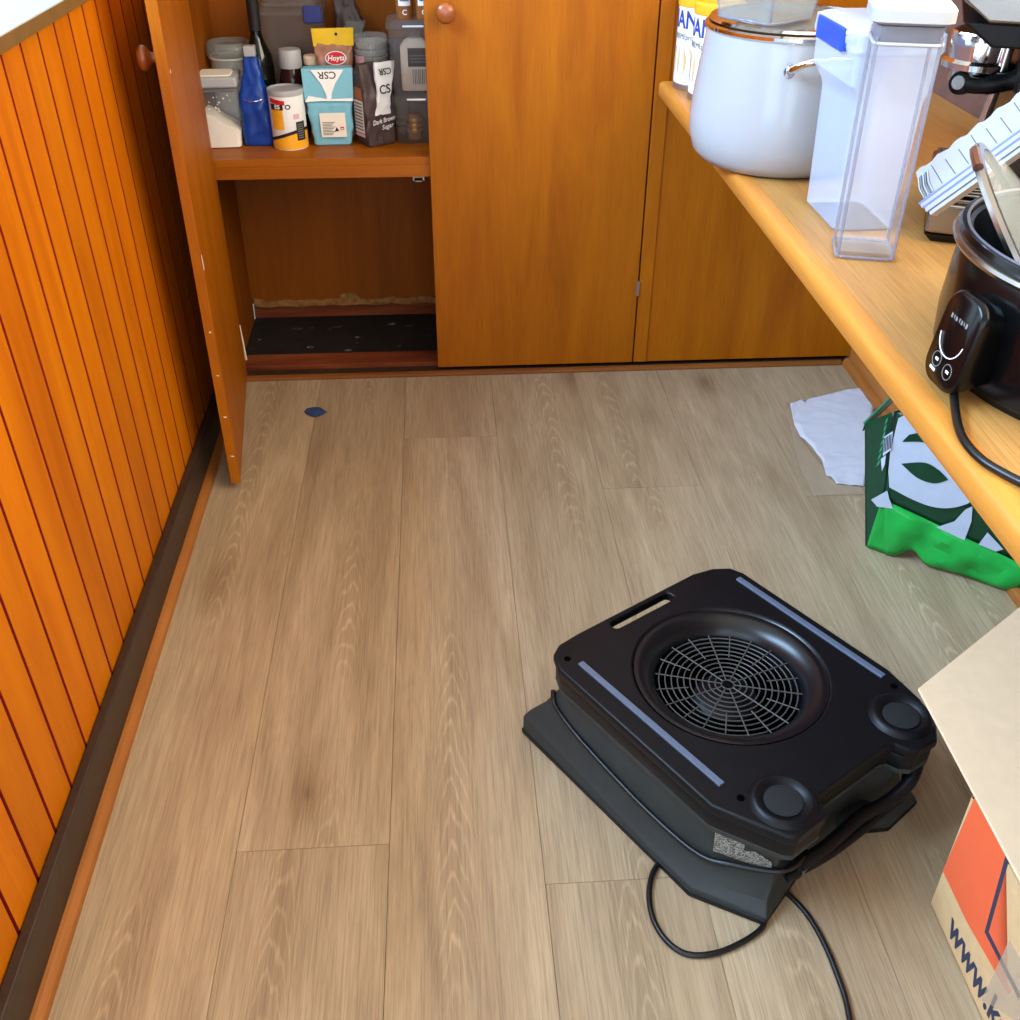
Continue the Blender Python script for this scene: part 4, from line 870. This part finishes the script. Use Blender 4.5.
# white paper on the floor
def floor_sheet(name, label, cat, pts, mat, z=.0015, amp=.004, nsub=3, seed=0):
    P = [onz(x, y) for x, y in pts]; c = sum(P, Vector()) / len(P); bm = bmn()
    f = bm.faces.new([bm.verts.new(p - c) for p in P]); bmesh.ops.triangulate(bm, faces=[f]); bmesh.ops.subdivide_edges(bm, edges=bm.edges, cuts=nsub, use_grid_fill=True); bmesh.ops.triangulate(bm, faces=bm.faces); bmesh.ops.subdivide_edges(bm, edges=bm.edges, cuts=2, use_grid_fill=True)
    for v in bm.verts:
        q = v.co * 22 + Vector((seed, 0, 0)); v.co.z = z + amp * (abs(noise.noise(q)) + .6 * abs(noise.noise(q * 2.3)))
    o = fin(name, bm, mat, ang=50); o.location = c; s_ = o.modifiers.new('thickness', 'SOLIDIFY'); s_.thickness = .0006; s_.offset = 1
    return tag(o, label, cat)
floor_sheet('paper_sheet', 'torn crumpled white paper sheet on the floor beside the green bag', 'paper', [(790, 405), (802, 400), (805, 404), (808, 400), (830, 395), (848, 390), (866, 389), (872, 391), (876, 396), (872, 420), (868, 460), (864, 487), (836, 485), (832, 478), (826, 476), (822, 462), (812, 448), (800, 437), (794, 425)], PAPER)
floor_sheet('paper_scrap', 'small white paper scrap against the skirting under the bench', 'paper', [(874, 389), (880, 386), (886, 388), (888, 397), (882, 404), (878, 400)], PAPER, z=.012, amp=.003, nsub=1, seed=4)
floor_sheet('clear_wrap', 'flat clear plastic wrap lying half under the white paper sheet', 'wrap', [(786, 402), (790, 404), (800, 436), (822, 464), (832, 480), (866, 489), (866, 495), (814, 496), (800, 470), (790, 430)], TAPE, z=.0006, amp=.0004, nsub=1, seed=2)
floor_sheet('tape_scrap', 'small dark blue scrap of tape stuck on the floor', 'tape', [(304, 412), (307, 409), (314, 407.5), (320, 408), (325, 411), (327, 412.5), (322, 416), (316, 417.5), (311, 417), (306, 414.5)], BLUET, z=.0008, amp=.002, nsub=1, seed=9)
# carton
V0 = onz(930, 905); bx_ = Vector((.665, .0, 0)); dirb = Vector((.81, .586, 0)).normalized(); HB = .233
t = thing('cardboard_carton', 'cardboard carton with orange print and cream flap in the bottom corner', 'box', (V0.x, V0.y, 0))
FY = Vector((-.004, -1, 0)).normalized(); LW, LB, th = .55, .36, .005
def wall(name, a, d, ln, z0, z1, inw, mat=CARD):
    bm = bmn(); n = inw.normalized() * th
    add_loft(bm, [[a, a + d * ln, a + d * ln + n, a + n], [v + Vector((0, 0, z1 - z0)) for v in (a, a + d * ln, a + d * ln + n, a + n)]])
    for v in bm.verts: v.co.z += z0
    return fin(name, bm, mat, t, smooth=False)
inx = Vector((1, 0, 0)); wf = wall('side_wall', Vector((0, 0, 0)), FY, LW, 0, HB, inx)
wall('end_wall', Vector((0, 0, 0)), dirb, LB, 0, HB, Vector((0, -1, 0))); wall('side_wall', dirb * LB, FY, LW, 0, HB, -inx); wall('end_wall', FY * LW, dirb, LB, 0, HB, Vector((0, 1, 0)))
bm = bmn(); add_loft(bm, [[v + Vector((0, 0, z)) for v in (Vector(), FY * LW, FY * LW + dirb * LB, dirb * LB)] for z in (.0005, .005)]); fin('bottom', bm, CARD, t, smooth=False)
fl0 = Vector((-.004, .180, HB + .014))
bm = bmn(); add_loft(bm, [[fl0 + Vector((0, 0, z)) + v for v in (Vector(), Vector((0, -.70, -.013)), Vector((0, -.70, -.013)) + dirb * .37, dirb * .37)] for z in (0, .005)]); fin('flap', bm, CREAM, t, .001)
SNX = Vector((-1, 0, 0)); SNX = Vector((FY.y, -FY.x, 0)); SNX = SNX if SNX.x < 0 else -SNX
def cpx(x, y, d=.0): return onplane(x, y, V0, SNX) - V0 + SNX * d
def cpoly(name, pts, mat, e=0.): return patch(name, [cpx(x, y, e) for x, y in pts], mat, t, t=.0004, n=SNX)
def sf(s, z): return FY * s + Vector((0, 0, z)) + SNX * .0002
so = lambda x, y: ((cpx(x, y)).dot(FY), cpx(x, y).z)
cpoly('orange_print', [(943, 871), (975.5, 796), (1006, 857), (985, 932), (1012, 992), (1008, 994), (966, 920)], ORANGE)
cpoly('navy_line', [(1006, 856), (1009, 861), (989, 932), (1021, 995), (1019, 999), (985, 932)], NAVY, .0003)
cpoly('clear_tape', [(1010, 940), (1035, 985), (1030, 1030), (1000, 1010), (982, 1000)], TAPE, .0006)
la, lb = cpx(948, 929), cpx(1002, 1042)
bd = (lb - la).normalized(); up_ = Vector((0, 0, 1)) 
text('carton_letters', 'www.ks', .062, NAVY, t, frame(cpx(952, 920) + SNX * .0004 + Vector((0, 0, -.006)), bd, up_), bold=.02, align='LEFT', sx=.80)

# ------------------------------------------------------------------ air mover
FO = Vector((.432, 1.115, 0))
t = thing('air_mover', 'low black and charcoal carpet air mover with round grille on the floor', 'fan', FO, math.radians(-57))
b0 = [(-.268, -.216), (.05, -.2155), (.126, -.215), (.224, -.164), (.197, -.055), (.203, .068), (.227, .108), (.222, .185), (.126, .215), (-.268, .216)]
b2 = [(-.262, -.207), (.05, -.206), (.132, -.200), (.212, -.150), (.190, -.055), (.195, .068), (.213, .108), (.21, .165), (.126, .206), (-.262, .207)]
b3 = [(-.236, -.198), (.05, -.194), (.128, -.186), (.205, -.135), (.188, -.055), (.190, .068), (.205, .105), (.2, .15), (.126, .196), (-.236, .198)]
b4 = [(-.200, -.190), (.05, -.190), (.125, -.190), (.216, -.148), (.188, -.06), (.190, .065), (.215, .105), (.2, .16), (.125, .192), (-.200, .192)]
zz = lambda r, z, zf: [(x, y, zf if x < -.19 else z) for x, y in r]
bm = bmn(); add_loft(bm, [zz(b0, 0, 0), zz(b0, .018, .040), zz(b2, .030, .052), zz(b3, .075, .085), zz(b4, .15, .15)], True, False); fin('base_shell', bm, GRYP, t, .004, ang=30)
bm = bmn(); add_loft(bm, [[(x * 1.004, y * 1.006, 0.0) for x, y in b0], [(x * 1.006, y * 1.01, .012) for x, y in b0]]); fin('ground_skirt', bm, BLK, t, .003)
box('outlet', (-.2705, -.19, .008), (-.266, .19, .036), VOID, t)
out = [(-.237, -.13), (-.234, -.172), (-.222, -.192), (-.19, -.207), (.134, -.209), (.228, -.166), (.237, -.155), (.236, -.10), (.226, -.089), (.211, -.085), (.207, -.075), (.207, .068), (.212, .079), (.228, .084), (.240, .098), (.243, .135), (.226, .158), (.18, .185), (.112, .2), (-.187, .2), (-.21, .192), (-.228, .165), (-.237, .126)]
DC = (-.030, .0)
hole = [(DC[0] + .148 * math.cos(-2 * PI * i / 72), DC[1] + .148 * math.sin(-2 * PI * i / 72)) for i in range(72)]
slot = list(reversed(rrect(.0095, .066, .007, 0, (-.2175, -.008), 5)))
plate('top_plate', [out, hole, [(x, y) for x, y, z in slot]], .182, .2, BLK, t, .004)
nt = [(x * .985, y * .985) for x, y in out]
nt = [(-.196, -.090), (-.232, -.096)] + [(max(x, -.232), y) for x, y in nt[1:-1]] + [(-.232, .080), (-.196, .074)]
hole2 = [(DC[0] + .147 * math.cos(-2 * PI * i / 60), DC[1] + .147 * math.sin(-2 * PI * i / 60)) for i in range(60)]
plate('plate_skirt', [nt, hole2], .156, .1825, BLK, t, .001)
plate('shell_rim', [[(x * 1.0, y * 1.0) for x, y in nt], hole2], .147, .1565, GRYP, t, .001)
lathe('intake_dish', [(.1475, .199), (.146, .1975), (.142, .1985), (.135, .1965), (.123, .190), (.114, .178), (.110, .166), (.108, .15)], plain('dish_plastic', (14, 14, 17), .3, spec=.45), t, 80, (DC[0], DC[1], 0), ang=50)
gz = .1765
bm = bmn()
for i in range(11):
    r = .010 + i * .0096; m_ = max(16, 8 * (i + 2)); add_tube(bm, [(DC[0] + r * math.cos(2 * PI * k / m_), DC[1] + r * math.sin(2 * PI * k / m_), gz - .004) for k in range(m_)], .00115, 6, closed=True)
for i in range(20):
    a = 2 * PI * i / 20 + .1; r0 = .010 if i % 2 == 0 else .062
    add_tube(bm, [(DC[0] + r0 * math.cos(a), DC[1] + r0 * math.sin(a), gz - .0035), (DC[0] + .112 * math.cos(a), DC[1] + .112 * math.sin(a), gz - .0025)], .0011, 6)
fin('grille', bm, GRILL, t)
lathe('motor_well', [(.1085, .152), (.1085, .10), (0, .10)], VOID, t, 48, (DC[0], DC[1], 0)); lathe('motor_hub', [(.05, .10), (.05, .145), (.035, .155), (0, .156)], BLK, t, 40, (DC[0], DC[1], 0))
for k in range(12):
    a = 2 * PI * k / 12; bm = bmn(); ca, sa = math.cos(a), math.sin(a)
    add_loft(bm, [[(DC[0] + ca * r - sa * o_, DC[1] + sa * r + ca * o_, z) for r, o_ in ((.055, 0), (.103, .02), (.103, .023), (.055, .003))] for z in (.102, .146)]); fin('impeller_blade', bm, VOID, t, smooth=False)
for y in (-.1725, .1785):
    box('slide_strip', (-.18, y - .005, .1995), (.118, y + .005, .2035), RAILM, t, .001)
for x, y in ((.186, -.127), (.184, .131)):
    lathe('foot_recess', [(.047, .1998), (.044, .2035), (.040, .2075), (.036, .2080), (.030, .2015), (.028, .2003), (0, .2003)], BLK, t, 48, (x, y, 0), ang=60)
    lathe('rubber_foot', [(.026, .2004), (.026, .202), (.024, .2026), (0, .2026)], plain('rubber_' + str(x), (20, 20, 20), .8, var=.3, scale=200), t, 40, (x, y, 0))
lathe('screw_hole', [(0, .2001), (.0055, .2001), (.0055, .2006), (0, .2006)], VOID, t, 16, (.148, -.168, 0)); lathe('screw_hole', [(0, .2001), (.0055, .2001), (.0055, .2006), (0, .2006)], VOID, t, 16, (-.2, -.182, 0)); lathe('screw_hole', [(0, .2001), (.0055, .2001), (.0055, .2006), (0, .2006)], VOID, t, 16, (.14, .175, 0))
# rating label on the sloping side by the rear corner
la_, lb_, lc_ = Vector(b3[2] + (.075,)), Vector(b3[3] + (.075,)), Vector(b4[3] + (.15,)); ld_ = Vector(b4[2] + (.15,))
def side(u, v): return (la_ * (1 - u) + lb_ * u) * (1 - v) + (ld_ * (1 - u) + lc_ * u) * v
ns_ = (lb_ - la_).cross(ld_ - la_).normalized(); ns_ = ns_ if ns_.y < 0 else -ns_
patch('rating_label', [side(.05, .18) + ns_ * .0035, side(.92, .10) + ns_ * .0035, side(.90, .42) + ns_ * .0035, side(.06, .92) + ns_ * .0035], RATING, t, n=ns_)
# rear bracket, cord wrap and wheel boss
tube('cord_wrap', [(.216, -.10, .075), (.222, -.05, .085), (.222, .02, .095), (.232, .07, .105), (.236, .108, .125), (.226, .135, .148)], .010, BLK, t, 10, k=5)
tube('cord_wrap', [(.212, -.12, .06), (.226, -.06, .07), (.230, .0, .075), (.232, .05, .085), (.234, .10, .10), (.214, .135, .115)], .007, BLK, t, 10, k=5)
lathe('cord_hook', [(0, 0), (.016, 0), (.019, .004), (.019, .05), (.016, .056), (0, .056)], GRYP, t, 24).matrix_basis = Matrix.Translation((.212, .005, .072)) @ Matrix.Rotation(-PI / 2, 4, 'X')
box('switch_block', (.2, -.105, .05), (.222, -.075, .085), BLK, t, .004); box('switch', (.2215, -.1, .06), (.225, -.08, .075), SEAL, t, .001)
# cord lying along the shell, then out over the floor
cz = lambda x: 0
sidepts = [(-.215, -.196, .128), (-.205, -.199, .105), (-.16, -.2, .088), (-.096, -.202, .080), (0, -.203, .072), (.08, -.201, .070), (.128, -.194, .072), (.16, -.178, .080), (.205, -.146, .088), (.218, -.12, .090), (.214, -.09, .085)]
tube('power_cord', sidepts, .0042, CORD, t, 10, k=8)
ia = Matrix.Rotation(math.radians(57), 4, 'Z') @ Matrix.Translation(-FO)
gp = [ia @ (onz(x, y) + Vector((0, 0, .0043))) for x, y in ((690, 862), (668, 861), (655, 870), (649, 892), (652, 918), (664, 940), (684, 955), (710, 956), (738, 946), (762, 929), (763, 912))]
tube('power_cord', gp, .0042, CORD, t, 10, k=8)
gp = [ia @ (onz(x, y) + Vector((0, 0, .0043))) for x, y in ((770, 880), (796, 904), (812, 924), (826, 950), (838, 980), (846, 1005), (852, 1040), (858, 1090))]
tube('power_cord', gp, .0042, CORD, t, 10, k=8)
